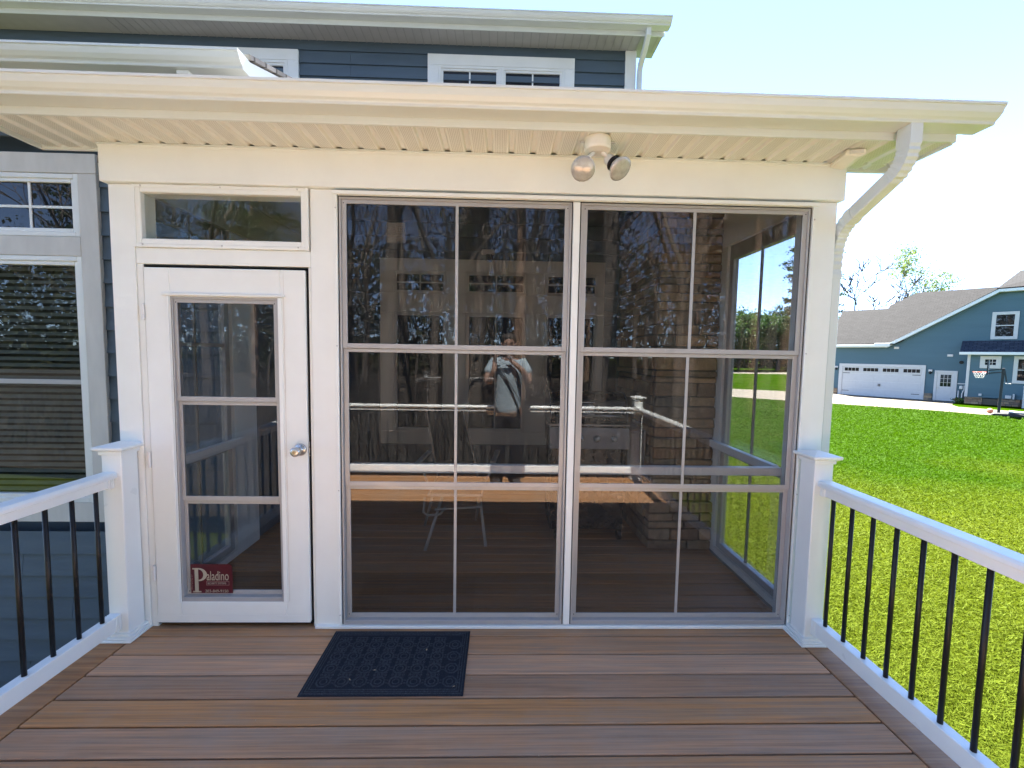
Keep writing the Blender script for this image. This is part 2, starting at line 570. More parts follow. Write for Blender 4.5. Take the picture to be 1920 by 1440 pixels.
# ------------------------------------------------------------------ railings
def post(parent, cx, cy, hw=.051, zt=1.03, hy=None):
    hy = hy or hw
    MB().box(cx - hw, cx + hw, cy - hy, cy + hy, 0.002, zt).build('post', RAILW, parent, bevel=.004)
    c = .079; cyh = hy + .028
    m = MB()
    # stepped pyramid cap
    z = zt
    m.prism([(cx - hw - .008, cy - hy - .008), (cx + hw + .008, cy - hy - .008), (cx + hw + .008, cy + hy + .008), (cx - hw - .008, cy + hy + .008)], 'z', z - .018, z)
    a, b, zz0, zz1 = c, cyh, z, z + .022
    def ring(w, d, zz): return [(cx - w, cy - d, zz), (cx + w, cy - d, zz), (cx + w, cy + d, zz), (cx - w, cy + d, zz)]
    vs = ring(hw + .010, hy + .010, z) + ring(a, b, z + .012) + ring(a, b, z + .024) + [(cx, cy, z + .045)]
    fs = [(0, 3, 2, 1)]
    for r0 in (0, 4):
        for i in range(4):
            fs.append((r0 + i, r0 + (i + 1) % 4, r0 + 4 + (i + 1) % 4, r0 + 4 + i))
    for i in range(4):
        fs.append((8 + i, 8 + (i + 1) % 4, 12))
    m.add(vs, fs)
    m.build('post_cap', RAILW, parent, bevel=.002)
    m = MB()
    for w, z0, z1 in ((.030, .002, .014), (.024, .014, .026), (.014, .026, .042)):
        m.box(cx - hw - w, cx + hw + w, cy - hy - w, cy + hy + w, z0, z1)
    m.build('base_moulding', RAILW, parent, bevel=.003)

def rail_run(parent, p0, p1, axis, n_bal, first, step):
    """straight rail section between two posts along axis 'y' or 'x'"""
    c = p0[0] if axis == 'y' else p0[1]
    a, b = (p0[1], p1[1]) if axis == 'y' else (p0[0], p1[0])
    a, b = min(a, b), max(a, b)
    cap = [(-.044, .892), (-.044, .908), (-.036, .920), (.036, .920), (.044, .908), (.044, .892), (.024, .886), (.024, .845), (-.024, .845), (-.024, .886)]
    low = [(-.026, .070), (.026, .070), (.026, .150), (-.026, .150)]
    ax = 'y' if axis == 'y' else 'x'
    def shift(pr): return [(c + p[0], p[1]) for p in pr]
    MB().prism(shift(cap), ax, a, b).build('top_rail', RAILW, parent, bevel=.002)
    MB().prism(shift(low), ax, a, b).build('bottom_rail', RAILW, parent, bevel=.003)
    for e, sgn in ((a, 1), (b, -1)):
        for z0, z1, w in ((.838, .893, .029), (.066, .154, .031)):
            m = MB()
            for i in range(3):
                t0 = e + sgn * (.004 + .011 * i); t1 = t0 + sgn * .007
                if axis == 'y': m.box(c - w, c + w, t0, t1, z0, z1)
                else: m.box(t0, t1, c - w, c + w, z0, z1)
            m.build('rail_bracket', RAILW, parent, bevel=.002)
    me = MB().tube([(0, 0, .148), (0, 0, .848)], .0098, 12).mesh('baluster', smooth=True)
    me.materials.append(BLACKM)
    for i in range(n_bal):
        t = first - step * i if axis == 'y' else first + step * i
        if not (a + .04 < t < b - .03): continue
        o = bpy.data.objects.new('baluster', me); COL.objects.link(o)
        o.location = (c, t, 0) if axis == 'y' else (t, c, 0)
        o.parent = parent
        o.matrix_parent_inverse = Matrix.Translation(-Vector(parent.location))

RX, LX, BY = 1.748, -2.040, -2.985
rr_ = thing('deck_railing', 'white railing with black balusters beside the sunny lawn', 'railing', (RX, -1.5, 0))
post(rr_, 1.7385, -.093, hy=.056)
post(rr_, 1.748, BY)
rail_run(rr_, (RX, BY + .052), (RX, -.15), 'y', 26, -.216, .1195)
lr_ = thing('deck_railing', 'white railing with black balusters next to the porch door and blue siding', 'railing', (LX, -1.5, 0))
post(lr_, -2.028, -.058, hy=.052)
post(lr_, -2.04, BY)
rail_run(lr_, (LX, BY + .052), (LX, -.111), 'y', 26, -.19, .1205)
br_ = thing('deck_railing', 'white railing across the rear of the deck behind the photographer', 'railing', (-.15, BY, 0))
rail_run(br_, (LX + .052, BY), (RX - .052, BY), 'x', 34, LX + .14, .1195)

# ------------------------------------------------------------------ screened porch
porch = thing('screened_porch', 'white screened porch with tinted windows, glazed door and low eave', 'porch', (-.12, 0, 0))
YF = 0.0
def pbox(name, x0, x1, y0, y1, z0, z1, mat=WHITE, bev=.003, parent=porch):
    return MB().box(x0, x1, y0, y1, z0, z1).build(name, mat, parent, bevel=bev)

pbox('corner_post', -2.075, -1.950, 0, .13, 0.002, 2.428)
pbox('door_jamb', -1.949, -1.914, .006, .12, 0.002, 2.018)
pbox('door_jamb', -1.046, -1.030, .006, .12, 0.002, 2.018)
pbox('wall_post', -1.029, -.884, 0, .12, 0.002, 2.428)
pbox('door_head', -1.949, -1.030, .004, .12, 2.019, 2.104)
pbox('corner_post', 1.690, 1.830, 0, .13, 0.002, 2.428)
pbox('header_beam', -2.092, 1.846, -.030, .13, 2.430, 2.618)
pbox('header_trim', -2.092, 1.846, -.0335, -.0305, 2.600, 2.6175, bev=.001)
pbox('window_head', -.883, 1.689, .0, .12, 2.398, 2.4285)
pbox('window_mullion', .3765, .4135, -.012, .11, .024, 2.392)
pbox('drip_cap', -.905, 1.712, -.024, -.001, 2.402, 2.414, bev=.002)
pbox('drip_cap', -.898, 1.705, -.034, -.0245, 2.394, 2.413, bev=.001)
pbox('window_flange', -.899, -.882, -.012, -.0005, .02, 2.3935, bev=.002)
pbox('window_flange', 1.688, 1.705, -.012, -.0005, .02, 2.3935, bev=.002)
pbox('porch_sill', -1.03, 1.69, -.02, .10, 0.003, .019, bev=.002)
# screw heads on the flanges
sc_me = MB().lathe([(.0045, 0), (.004, .003), (.001, .004)], (0, 0, 0), (0, -1, 0), 8).mesh('screw')
sc_me.materials.append(ALUL)
for sx, sz in [(-.89, .08), (-.89, .8), (-.89, 1.6), (-.89, 2.33), (1.697, .08), (1.697, .8), (1.697, 1.6), (1.697, 2.33)]:
    o = link('screw', sc_me, None, porch); o.location = (sx, -.012, sz)
for sx in (-.86, -.23, .38, 1.05, 1.64):
    o = link('screw', sc_me, None, porch); o.location = (sx, -.001, 2.421)

def frame_ring(m, x0, x1, z0, z1, w, y0, y1, wt=None, wb=None):
    wt = wt or w; wb = wb or w
    m.box(x0, x0 + w, y0, y1, z0, z1)
    m.box(x1 - w, x1, y0, y1, z0, z1)
    m.box(x0 + w, x1 - w, y0, y1, z1 - wt, z1)
    m.box(x0 + w, x1 - w, y0, y1, z0, z0 + wb)

def sash_window(parent, part, x0, x1, z0, z1, bars, xbar, yb=0.0, w=.026, wf=.010, child=True, sill=.022):
    m = MB()
    frame_ring(m, x0, x1, z0, z1, wf, yb - .004, yb + .055, wt=.012, wb=sill)
    fr = m.build(part, ALU, parent, bevel=.0015)
    host = fr if child else parent
    m = MB(); g = .0045
    frame_ring(m, x0 - g, x1 + g, z0 - .001, z1 + g, g, yb - .002, yb + .03)
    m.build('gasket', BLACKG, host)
    zs = [z1 - .012] + list(bars) + [z0 + sill]
    for i in range(len(zs) - 1):
        zt, zb = zs[i], zs[i + 1]
        y0 = yb + .004 + .011 * i
        m = MB()
        frame_ring(m, x0 + wf + .0005, x1 - wf - .0005, zb - (.012 if i < len(zs) - 2 else 0), zt - (.0 if i == 0 else .013), w, y0, y0 + .011, wt=.020, wb=.026)
        if xbar is not None:
            m.box(xbar - .008, xbar + .008, y0 + .0012, y0 + .009, zb + .008, zt - .016 if i == 0 else zt - .03)
        m.build('sash', ALU, host, bevel=.0015)
        px0, px1, pz0, pz1 = x0 + wf + .012, x1 - wf - .012, zb - .002, zt - .008
        MB().box(px0, px1, y0 + .0042, y0 + .0062, pz0, pz1).build('pane', VINYL_PANE, host)
    for sx, sz in ((x0 + wf + .012, z1 - .03), (x1 - wf - .012, z1 - .03), (x0 + wf + .014, z0 + sill + .02), (x1 - wf - .014, z0 + sill + .02)):
        o = link('screw', sc_me2, None, host); o.location = (sx, yb + .0038 if sz > 1 else yb + .0255, sz)
    return fr
sc_me2 = MB().lathe([(.003, 0), (.0025, .001)], (0, 0, 0), (0, -1, 0), 8).mesh('screw')
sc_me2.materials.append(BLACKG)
sash_window(porch, 'porch_window', -.876, .370, .022, 2.391, [1.602, .830], -.249)
sash_window(porch, 'porch_window', .420, 1.680, .022, 2.391, [1.602, .830], 1.046)

# fixed light over the door
m = MB(); frame_ring(m, -1.949, -1.036, 2.105, 2.428, .040, -.004, .10, wt=.040, wb=.045)
tl = m.build('transom_window', WHITE, porch, bevel=.004)
m = MB(); frame_ring(m, -1.950, -1.035, 2.104, 2.4285, .018, -.009, -.0045)
m.build('glazing_bead', WHITE, tl, bevel=.002)
MB().box(-1.912, -1.072, .022, .026, 2.147, 2.391).build('pane', CLEAR_PANE, tl)
for sx in (-1.9, -1.49, -1.09):
    for sz in (2.118, 2.419):
        o = link('screw', sc_me, None, tl); o.location = (sx, -.009, sz)

# door
gx0, gx1, gz0, gz1 = -1.772, -1.205, .155, 1.850
m = MB(); frame_ring(m, -1.9045, -1.0575, .036, 2.000, .1325, -.008, .036, wt=.150, wb=.119)
door = m.build('porch_door', WHITE, porch, bevel=.003)
m = MB(); frame_ring(m, -1.909, -1.050, .022, 2.012, .0045, .004, .05)
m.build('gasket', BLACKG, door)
MB().box(-1.9045, -1.0575, -.0095, -.0082, .036, .075).build('kick_strip', WHITE, door)
MB().box(-1.81, -1.165, -.020, -.0082, 1.853, 1.866).build('drip_cap', WHITE, door, bevel=.002)
MB().box(-1.790, -1.775, -.015, -.0082, .150, 1.850).build('flange', WHITE, door, bevel=.002)
MB().box(-1.203, -1.180, -.015, -.0082, .150, 1.850).build('flange', WHITE, door, bevel=.002)
MB().box(-1.1735, -1.1715, -.0088, -.0081, .16, 1.98).build('seam', TRIMG, door)
sash_window(door, 'sash_frame', gx0 + .002, gx1 - .002, gz0, gz1, [1.298, .740], None, yb=-.001, w=.018, wf=.008, child=False, sill=.025)
hm = simple('hinge_paint', (0.70, 0.70, 0.68), 0.4)
for hz in (.28, .92, 1.72):
    mm = MB().tube([(-1.911, -.012, hz), (-1.911, -.012, hz + .085)], .0075, 10)
    mm.box(-1.925, -1.9115, -.008, -.004, hz, hz + .085)
    mm.build('hinge', hm, door)
kn = MB().lathe([(.034, 0), (.034, .006), (.028, .012), (.014, .014), (.013, .034), (.020, .042), (.0265, .055), (.0265, .066), (.019, .074), (.012, .0745)], (-1.097, -.008, 1.028), (0, -1, 0), 24)
knob = kn.build('door_knob', STEEL, door, smooth=True)
MB().lathe([(.0085, 0), (.0085, .003), (.001, .003)], (-1.097, -.0822, 1.028), (0, -1, 0), 16).build('keyhole', simple('brass', (.45, .36, .22), .3, metal=.9), door)
MB().box(-1.0535, -1.0505, -.002, .004, .99, 1.07).build('strike_plate', STEEL, door)

# side walls of the porch
def side_wall(xi, xo, yA, yB, name_post):
    a, b = min(xi, xo), max(xi, xo)
    pbox('side_header', a, b, .131, 3.19, 2.43, 2.70)
    pbox('corner_post', a, b, yA, yB, 0.002, 2.428)
    pbox('side_sill', a, b, .131, yA - .002, 0.002, .05)
    xc = (xi + xo) / 2
    m = MB()
    y0, y1, z0, z1 = .135, yA - .004, .052, 2.427
    for (ya, yb_, za, zb) in ((y0, y0 + .07, z0, z1), (y1 - .05, y1, z0, z1), (y0 + .07, y1 - .05, z1 - .11, z1), (y0 + .07, y1 - .05, z0, z0 + .05)):
        m.box(xc - .022, xc + .022, ya, yb_, za, zb)
    fr = m.build('side_window', ALU, porch, bevel=.003)
    m = MB()
    ym = (y0 + y1) / 2 + .03
    m.box(xc - .008, xc + .008, ym - .006, ym + .006, z0 + .05, z1 - .11)
    m.build('mullion', simple('grey_bar', (.22, .21, .20), .4), fr)
    for zz in (.83, 1.60):
        MB().box(xc - .012, xc + .012, y0 + .071, y1 - .051, zz - .012, zz + .012).build('rail', ALU, fr)
    MB().box(xc - .002, xc + .002, y0 + .06, y1 - .045, z0 + .045, z1 - .1).build('pane', SIDE_PANE, fr)
side_wall(1.735, 1.815, .955, 1.06, 'r')
side_wall(-1.985, -2.07, .86, 1.15, 'l')
# gable infill over the side headers and solid right wall beside the chimney
for a, b in ((1.736, 1.814), (-2.069, -1.986)):
    MB().prism([(.131, 2.701), (3.19, 2.701), (3.19, 3.70), (.131, 2.72)], 'x', a, b).build('gable_wall', WHITE, porch)
pbox('side_wall', 1.737, 1.813, 1.062, 3.19, 0.002, 2.428, SIDING, .0)
# interior ceiling and roof slab
BEAD = simple('porch_ceiling_board', (0.42, 0.41, 0.39), 0.5, 0.3, var=0.05, scale=3)
MB().prism([(.131, 2.722), (3.19, 3.71), (3.19, 3.725), (.131, 2.737)], 'x', -1.984, 1.734).build('porch_ceiling', BEAD, porch)
def shingle_mat(name, a, b, sx=1.0):
    m, n, l = new_mat(name)
    p, o = principled(n, l, 0.9, 0.15)
    br = n.new('ShaderNodeTexBrick')
    br.inputs['Scale'].default_value = 1.0
    br.inputs['Brick Width'].default_value = 0.32
    br.inputs['Row Height'].default_value = 0.145
    br.inputs['Mortar Size'].default_value = 0.012
    br.inputs['Color1'].default_value = c4(a); br.inputs['Color2'].default_value = c4(b)
    br.inputs['Mortar'].default_value = c4(tuple(x * .35 for x in a))
    vec = coords(n, l)
    l.new(vec, br.inputs['Vector'])
    f = noise(n, l, vec, 3.0, 6, .7)
    c = mixc(n, l, .75, br.outputs[0], ramp(n, l, f, [(.3, (.62, .62, .64)), (.7, (1.25, 1.22, 1.2))]), 'MULTIPLY')
    l.new(c, p.inputs['Base Color'])
    bump(n, l, p, br.outputs[1], .6, .02)
    return m
SHING = shingle_mat('grey_brown_shingle', (.12, .115, .11), (.21, .20, .19))
MB().prism([(-.34, 2.728), (3.19, 3.892), (3.19, 3.93), (-.36, 2.762)], 'x', -2.45, 2.15).build('roof', SHING, porch)
for a, b in ((2.118, 2.148), (-2.448, -2.42)):
    MB().prism([(.0, 2.63), (3.18, 3.68), (3.18, 3.885), (-.28, 2.742), (-.28, 2.72)], 'x', a, b).build('rake_board', CREAM, porch)

# eave: fascia, vented soffit, gutter, downspout
pbox('fascia', -2.443, 2.150, -.302, -.288, 2.612, 2.735, CREAM, .002)
pbox('fascia_return', 2.136, 2.150, -.287, .045, 2.606, 2.66, CREAM, .002)
pbox('fascia_return', -2.443, -2.429, -.287, .045, 2.606, 2.66, CREAM, .002)
pbox('soffit_return', 1.847, 2.150, .03, .046, 2.606, 2.72, CREAM, .002)
pbox('soffit_return', -2.443, -2.093, .03, .046, 2.606, 2.72, CREAM, .002)
def soffit_mat():
    m, n, l = new_mat('vented_soffit')
    p, o = principled(n, l, 0.45, 0.4)
    tc = n.new('ShaderNodeTexCoord')
    sp = n.new('ShaderNodeSeparateXYZ'); l.new(tc.outputs['Object'], sp.inputs[0])
    outs = []
    for i, kf in ((0, 2 * math.pi / .0085), (1, 2 * math.pi / .0085)):
        mu = n.new('ShaderNodeMath'); mu.operation = 'MULTIPLY'; mu.inputs[1].default_value = kf
        l.new(sp.outputs[i], mu.inputs[0])
        si = n.new('ShaderNodeMath'); si.operation = 'COSINE'; l.new(mu.outputs[0], si.inputs[0])
        outs.append(si.outputs[0])
    pr = n.new('ShaderNodeMath'); pr.operation = 'ADD'; l.new(outs[0], pr.inputs[0]); l.new(outs[1], pr.inputs[1])
    gt = n.new('ShaderNodeMath'); gt.operation = 'GREATER_THAN'; gt.inputs[1].default_value = 0.75; l.new(pr.outputs[0], gt.inputs[0])
    # holes only on the flat of each panel
    ab = n.new('ShaderNodeMath'); ab.operation = 'ABSOLUTE'; l.new(sp.outputs[0], ab.inputs[0])
    lt = n.new('ShaderNodeMath'); lt.operation = 'LESS_THAN'; lt.inputs[1].default_value = .032; l.new(ab.outputs[0], lt.inputs[0])
    mu = n.new('ShaderNodeMath'); mu.operation = 'MULTIPLY'; l.new(gt.outputs[0], mu.inputs[0]); l.new(lt.outputs[0], mu.inputs[1])
    c = mixc(n, l, mu.outputs[0], (.72, .725, .68), (.38, .375, .34))
    l.new(c, p.inputs['Base Color'])
    return m
SOFF = soffit_mat()
pw = .112
prof = [(-.056, .0), (-.037, .0), (-.037, .0), (.037, .0), (.046, .011), (.056, .011), (.056, .014), (-.056, .014)]
prof = [(-.056, .011), (-.046, .011), (-.037, 0), (.037, 0), (.046, .011), (.0555, .011), (.0555, .015), (-.056, .015)]
sof_me = MB().prism(prof, 'y', -.127, .127).mesh('soffit_panel'); sof_me.materials.append(SOFF)
x = -2.37
while x < 2.12:
    o = link('soffit_panel', sof_me, None, porch); o.location = (x, -.159, 2.620); x += pw
sof_me2 = MB().prism(prof, 'y', -.031, .031).mesh('soffit_panel'); sof_me2.materials.append(SOFF)
for x in (-2.37, -2.258, -2.146, 1.91, 2.022):
    o = link('soffit_panel', sof_me2, None, porch); o.location = (x, -.0, 2.620)
pbox('soffit_channel', -2.09, 1.845, -.040, -.0335, 2.612, 2.6195, CREAM, .0)

gprof = [(-.303, 2.722), (-.303, 2.646), (-.392, 2.646), (-.396, 2.649), (-.396, 2.657), (-.400, 2.662), (-.410, 2.668), (-.424, 2.684), (-.430, 2.698), (-.433, 2.709), (-.440, 2.711), (-.440, 2.722), (-.434, 2.724), (-.428, 2.722), (-.428, 2.714), (-.424, 2.700), (-.418, 2.687), (-.406, 2.673), (-.394, 2.666), (-.388, 2.654), (-.306, 2.651), (-.306, 2.722)]
MB().prism(gprof, 'x', -2.48, 2.222).build('gutter', CREAM, porch, smooth=False)
cap = [(-.303, 2.722), (-.303, 2.646), (-.392, 2.646), (-.396, 2.657), (-.410, 2.668), (-.424, 2.684), (-.430, 2.698), (-.440, 2.711), (-.440, 2.722)]
MB().prism(cap, 'x', 2.2225, 2.225).build('gutter_end', CREAM, porch)
MB().prism(cap, 'x', -2.483, -2.4805).build('gutter_end', CREAM, porch)

def rect_duct(path, w, d, ribs=None):
    """rectangular pipe swept in the y-z plane; ribs = set of segment indices that are corrugated"""
    m = MB(); pts = [Vector(p) for p in path]; vs = []
    for i, p in enumerate(pts):
        a = pts[max(0, i - 1)]; b = pts[min(len(pts) - 1, i + 1)]
        t = (b - a).normalized()
        nrm = Vector((0, -t.z, t.y))
        s = 1.0 - (.17 if ribs and i in ribs and i % 2 else 0)
        for sx, sn in ((-1, -1), (1, -1), (1, 1), (-1, 1)):
            vs.append(p + Vector((sx * w / 2 * (1 - (1 - s) * .4), 0, 0)) + nrm * sn * d / 2 * s)
    fs = [(0, 3, 2, 1)]
    for i in range(len(pts) - 1):
        for k_ in range(4):
            fs.append((i * 4 + k_, i * 4 + (k_ + 1) % 4, i * 4 + 4 + (k_ + 1) % 4, i * 4 + 4 + k_))
    e = (len(pts) - 1) * 4
    fs.append((e, e + 1, e + 2, e + 3))
    return m.add(vs, fs)
def arc(c, r, a0, a1, n, x):
    return [(x, c[0] + r * math.cos(R(a0 + (a1 - a0) * i / n)), c[1] + r * math.sin(R(a0 + (a1 - a0) * i / n))) for i in range(n + 1)]
DSX = 1.868
dsp = rect_duct([(DSX, .055, 2.03), (DSX, .055, GZ + .12)], .056, .072).build('downspout', CREAM, porch, bevel=.006)
up = [(DSX, -.356, 2.648), (DSX, -.356, 2.56)] + arc((-.226, 2.56), .13, 180, 240, 12, DSX)
up = up[1:]
el = rect_duct([(DSX, -.356, 2.648)] + up, .056, .074, set(range(2, 15))).build('elbow', CREAM, dsp, bevel=.004)
p_end = up[-1]
q0 = (DSX, -.075, 2.345)
rect_duct([p_end, (DSX, (p_end[1] + q0[1]) / 2, (p_end[2] + q0[2]) / 2), q0], .058, .070).build('offset_pipe', CREAM, dsp, bevel=.005)
lo_ = [q0, (DSX, -.035, 2.322), (DSX, .000, 2.292), (DSX, .026, 2.255), (DSX, .043, 2.21), (DSX, .052, 2.16), (DSX, .055, 2.10), (DSX, .055, 2.02)]
dense = []
for i in range(len(lo_) - 1):
    for j in range(3):
        t = j / 3
        dense.append(tuple(lo_[i][q] * (1 - t) + lo_[i + 1][q] * t for q in range(3)))
dense.append(lo_[-1])
rect_duct(dense, .060, .074, set(range(2, 20))).build('elbow', CREAM, dsp, bevel=.003)

# guard rails just inside the windows
pbox('guard_rail', -.88, 1.69, .115, .155, .868, .918, RAILW)
pbox('guard_rail', 1.660, 1.700, .16, .95, .868, .922, RAILW)
pbox('guard_rail', -1.95, -1.905, .16, .85, .868, .922, RAILW)
# ------------------------------------------------------------------ the house behind the porch
house = thing('blue_house', 'slate blue lap-sided house with white trim behind the porch', 'house', (-2.5, 3.0, GZ))
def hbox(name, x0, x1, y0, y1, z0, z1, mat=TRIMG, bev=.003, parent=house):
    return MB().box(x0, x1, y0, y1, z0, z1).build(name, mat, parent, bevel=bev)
def course(x0, x1, y, z, e, parent=house):
    """one lap board: thick lower edge standing proud of the board below"""
    MB().prism([(y - .024, z - .008), (y, z - .008), (y, z + e - .0085), (y - .004, z + e - .0085)], 'x', x0, x1).build('siding_board', SIDING, parent)
LW = 1.05
e = .178
z = .111 + e
zz = .111
courses = []
while zz > GZ - .7: zz -= e
while zz < 3.40:
    courses.append(zz); zz += e
for zc in courses:
    if zc + e < .22 or zc > 2.99:
        # butt joints fall in different places on alternate courses
        xj = -3.05 - .37 * ((int(round(zc / e)) * 3) % 5)
        course(-5.4, xj - .0015, LW, zc, e); course(xj + .0015, -2.032, LW, zc, e)
    else:
        course(-3.05, -2.032, LW, zc, e)
hbox('wall_sheathing', -5.4, -2.034, LW + .16, LW + .2, GZ - .8, 3.4, SIDING, 0)
hbox('wall_sheathing', -2.034, -2.0315, LW + .0, 3.19, GZ, 3.4, SIDING, 0)
# siding of the house wall that closes the porch on its door side and rear
zz = 0.01
while zz < 2.7:
    MB().prism([(-2.0313, zz), (-2.018, zz), (-2.0285, zz + e), (-2.0313, zz + e)], 'y', 1.152, 3.185).build('siding_board', SIDING, house)
    zz += e
zz = 0.01
while zz < 3.6:
    course(-2.017, 1.733, 3.2, zz + .012, e)
    zz += e
hbox('wall_sheathing', -7.0, 1.60, 3.201, 3.26, GZ, 5.45, SIDING, 0)
# window trim on the near house wall, its shade put into the grey colour
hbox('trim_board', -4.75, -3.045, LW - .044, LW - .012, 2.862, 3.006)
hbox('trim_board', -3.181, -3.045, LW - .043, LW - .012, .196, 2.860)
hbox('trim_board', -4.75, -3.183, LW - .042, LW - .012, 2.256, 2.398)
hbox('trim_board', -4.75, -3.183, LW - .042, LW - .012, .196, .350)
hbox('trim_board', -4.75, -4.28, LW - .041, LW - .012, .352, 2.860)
def house_window(x0, x1, z0, z1, y, fw=.06, slats=0, meet=None, muntin=None, pane=CLEAR_PANE, frame=WHITE, parent=house, fwt=None):
    m = MB(); frame_ring(m, x0, x1, z0, z1, fw * .55, y - .016, y + .05)
    frame_ring(m, x0 + fw * .55, x1 - fw * .55, z0 + fw * .55, z1 - fw * .55, fw * .45, y - .006, y + .04)
    w = m.build('window', frame, parent, bevel=.003)
    ix0, ix1, iz0, iz1 = x0 + fw, x1 - fw, z0 + fw, z1 - fw
    MB().box(ix0 - .004, ix1 + .004, y + .012, y + .016, iz0 - .004, iz1 + .004).build('pane', pane, w)
    if meet is not None:
        MB().box(ix0, ix1, y - .002, y + .011, meet - .018, meet + .018).build('meeting_rail', simple('grey_meeting_rail', (.42, .42, .41), .45), w, bevel=.002)
    for kind, v in (muntin or []):
        if kind == 'v': MB().box(v - .009, v + .009, y + .004, y + .0115, iz0, iz1).build('muntin', frame, w)
        else: MB().box(ix0, ix1, y + .0045, y + .0112, v - .009, v + .009).build('muntin', frame, w)
    if slats:
        me = MB().prism([(-.011, -.013), (-.009, -.014), (.011, .013), (.009, .014)], 'x', 0, ix1 - ix0 + .02).mesh('blind_slat')
        me.materials.append(simple('olive_blind', (.115, .118, .090), .6, rnd=.06))
        st = (iz1 - iz0) / slats
        for i in range(slats):
            o = link('blind_slat', me, None, w); o.location = (ix0 - .01, y + .045, iz0 + st * (i + .5))
    return w
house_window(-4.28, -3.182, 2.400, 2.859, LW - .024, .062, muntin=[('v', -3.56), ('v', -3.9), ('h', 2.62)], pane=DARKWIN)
house_window(-4.28, -3.182, .352, 2.254, LW - .024, .066, slats=36, meet=1.30)
hbox('unlit_room_sheet', -4.3, -3.16, LW + .09, LW + .11, .36, 2.25, simple('dark_room', (.03, .03, .03), .9), 0)  # dark sheet standing in for the unlit room behind the blinds

# triple window with transoms on the rear porch wall
TY = 3.172
hbox('trim_board', -1.545, 1.31, TY - .030, TY, 2.600, 2.754, WHITE)
hbox('trim_board', -1.545, 1.31, TY - .030, TY, .392, .560, WHITE)
hbox('trim_board', -1.545, 1.31, TY - .029, TY, 2.085, 2.325, WHITE)
for a, b in ((-1.545, -1.372), (-.712, -.458), (.305, .552), (1.224, 1.31)):
    hbox('trim_board', a, b, TY - .028, TY, .561, 2.084, WHITE)
    hbox('trim_board', a, b, TY - .028, TY, 2.326, 2.599, WHITE)
for a, b in ((-1.371, -.713), (-.457, .304), (.553, 1.223)):
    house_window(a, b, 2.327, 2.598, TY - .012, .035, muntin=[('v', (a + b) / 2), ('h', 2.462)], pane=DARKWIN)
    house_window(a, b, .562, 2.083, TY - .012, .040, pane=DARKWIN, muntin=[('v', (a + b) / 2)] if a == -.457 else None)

# upper storey
UY = 3.2
zz = 3.9
e2 = .149
while zz < 5.33:
    xj = -1.75 + .8 * ((int(zz / e2) * 7) % 3) if zz > 5.1 else -1.9
    course(-7.0, xj - .0015, UY, zz, min(e2, 5.345 - zz)); course(xj + .0015, 1.486, UY, zz, min(e2, 5.345 - zz))
    zz += e2
hbox('corner_board', 1.487, 1.622, UY - .032, UY + .12, 3.9, 5.349, WHITE)
# twin window over the porch roof
hbox('trim_board', -.955, .855, UY - .044, UY - .012, 5.098, 5.226, WHITE)
hbox('trim_board', -.955, -.824, UY - .043, UY - .012, 3.95, 5.097, WHITE)
hbox('trim_board', .733, .855, UY - .043, UY - .012, 3.95, 5.097, WHITE)
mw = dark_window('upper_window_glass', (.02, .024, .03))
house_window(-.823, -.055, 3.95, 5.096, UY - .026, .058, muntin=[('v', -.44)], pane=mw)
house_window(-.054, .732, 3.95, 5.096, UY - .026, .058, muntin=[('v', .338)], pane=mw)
hbox('trim_board', -4.4, -2.522, UY - .044, UY - .012, 5.094, 5.222, WHITE)
hbox('trim_board', -2.648, -2.522, UY - .043, UY - .012, 3.95, 5.093, WHITE)
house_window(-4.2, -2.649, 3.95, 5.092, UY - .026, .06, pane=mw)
# upper eave
UF = 2.925
hbox('fascia', -7.2, 1.855, UF - .014, UF, 5.342, 5.47, CREAM)
hbox('soffit', -7.2, 1.855, UF + .001, UY - .013, 5.352, 5.366, simple('upper_soffit', (.44, .435, .42), .5), 0)
hbox('soffit_return', 1.623, 1.853, UY - .012, UY + .10, 5.351, 5.366, simple('upper_soffit', (.44, .435, .42), .5), 0)
rib = MB().prism([(-.006, 0), (.006, 0), (0, .006)], 'y', UF + .002, UY - .015).mesh('soffit_rib')
rib.materials.append(simple('upper_soffit_rib', (.36, .355, .34), .5))
x = -4.6
while x < 1.84:
    o = link('soffit_rib', rib, None, house); o.location = (x, 0, 5.3445); o.matrix_parent_inverse = Matrix.Translation(-Vector(house.location)); x += .1
def ogee(yb, zb, s=1.0):
    return [(yb + (p[0] + .303) * s, zb + (p[1] - 2.646) * s) for p in gprof]
MB().prism(ogee(UF - .0155, 5.395, 1.05), 'x', -7.2, 1.905).build('gutter', CREAM, house)
MB().prism([(yb + 0, zb) for yb, zb in [(UF - .016 + (p[0] + .303) * 1.05, 5.395 + (p[1] - 2.646) * 1.05) for p in cap]], 'x', 1.9055, 1.909).build('gutter_end', CREAM, house)
MB().prism([(UF - .06, 5.478), (7.0, 7.6), (7.0, 7.64), (UF - .08, 5.51)], 'x', -7.25, 1.88).build('roof', SHING, house)
MB().prism([(UF, 5.35), (UF, 5.48), (6.9, 7.58), (6.9, 7.4)], 'x', 1.856, 1.876).build('rake_board', CREAM, house)
dp = rect_duct([(1.665, UF - .055, 5.40), (1.665, UF - .05, 5.33), (1.665, UF + .02, 5.27), (1.662, UY - .08, 5.15), (1.660, UY - .05, 5.08), (1.66, UY - .05, 3.95)], .055, .06)
dp.build('downspout', CREAM, house, bevel=.004)
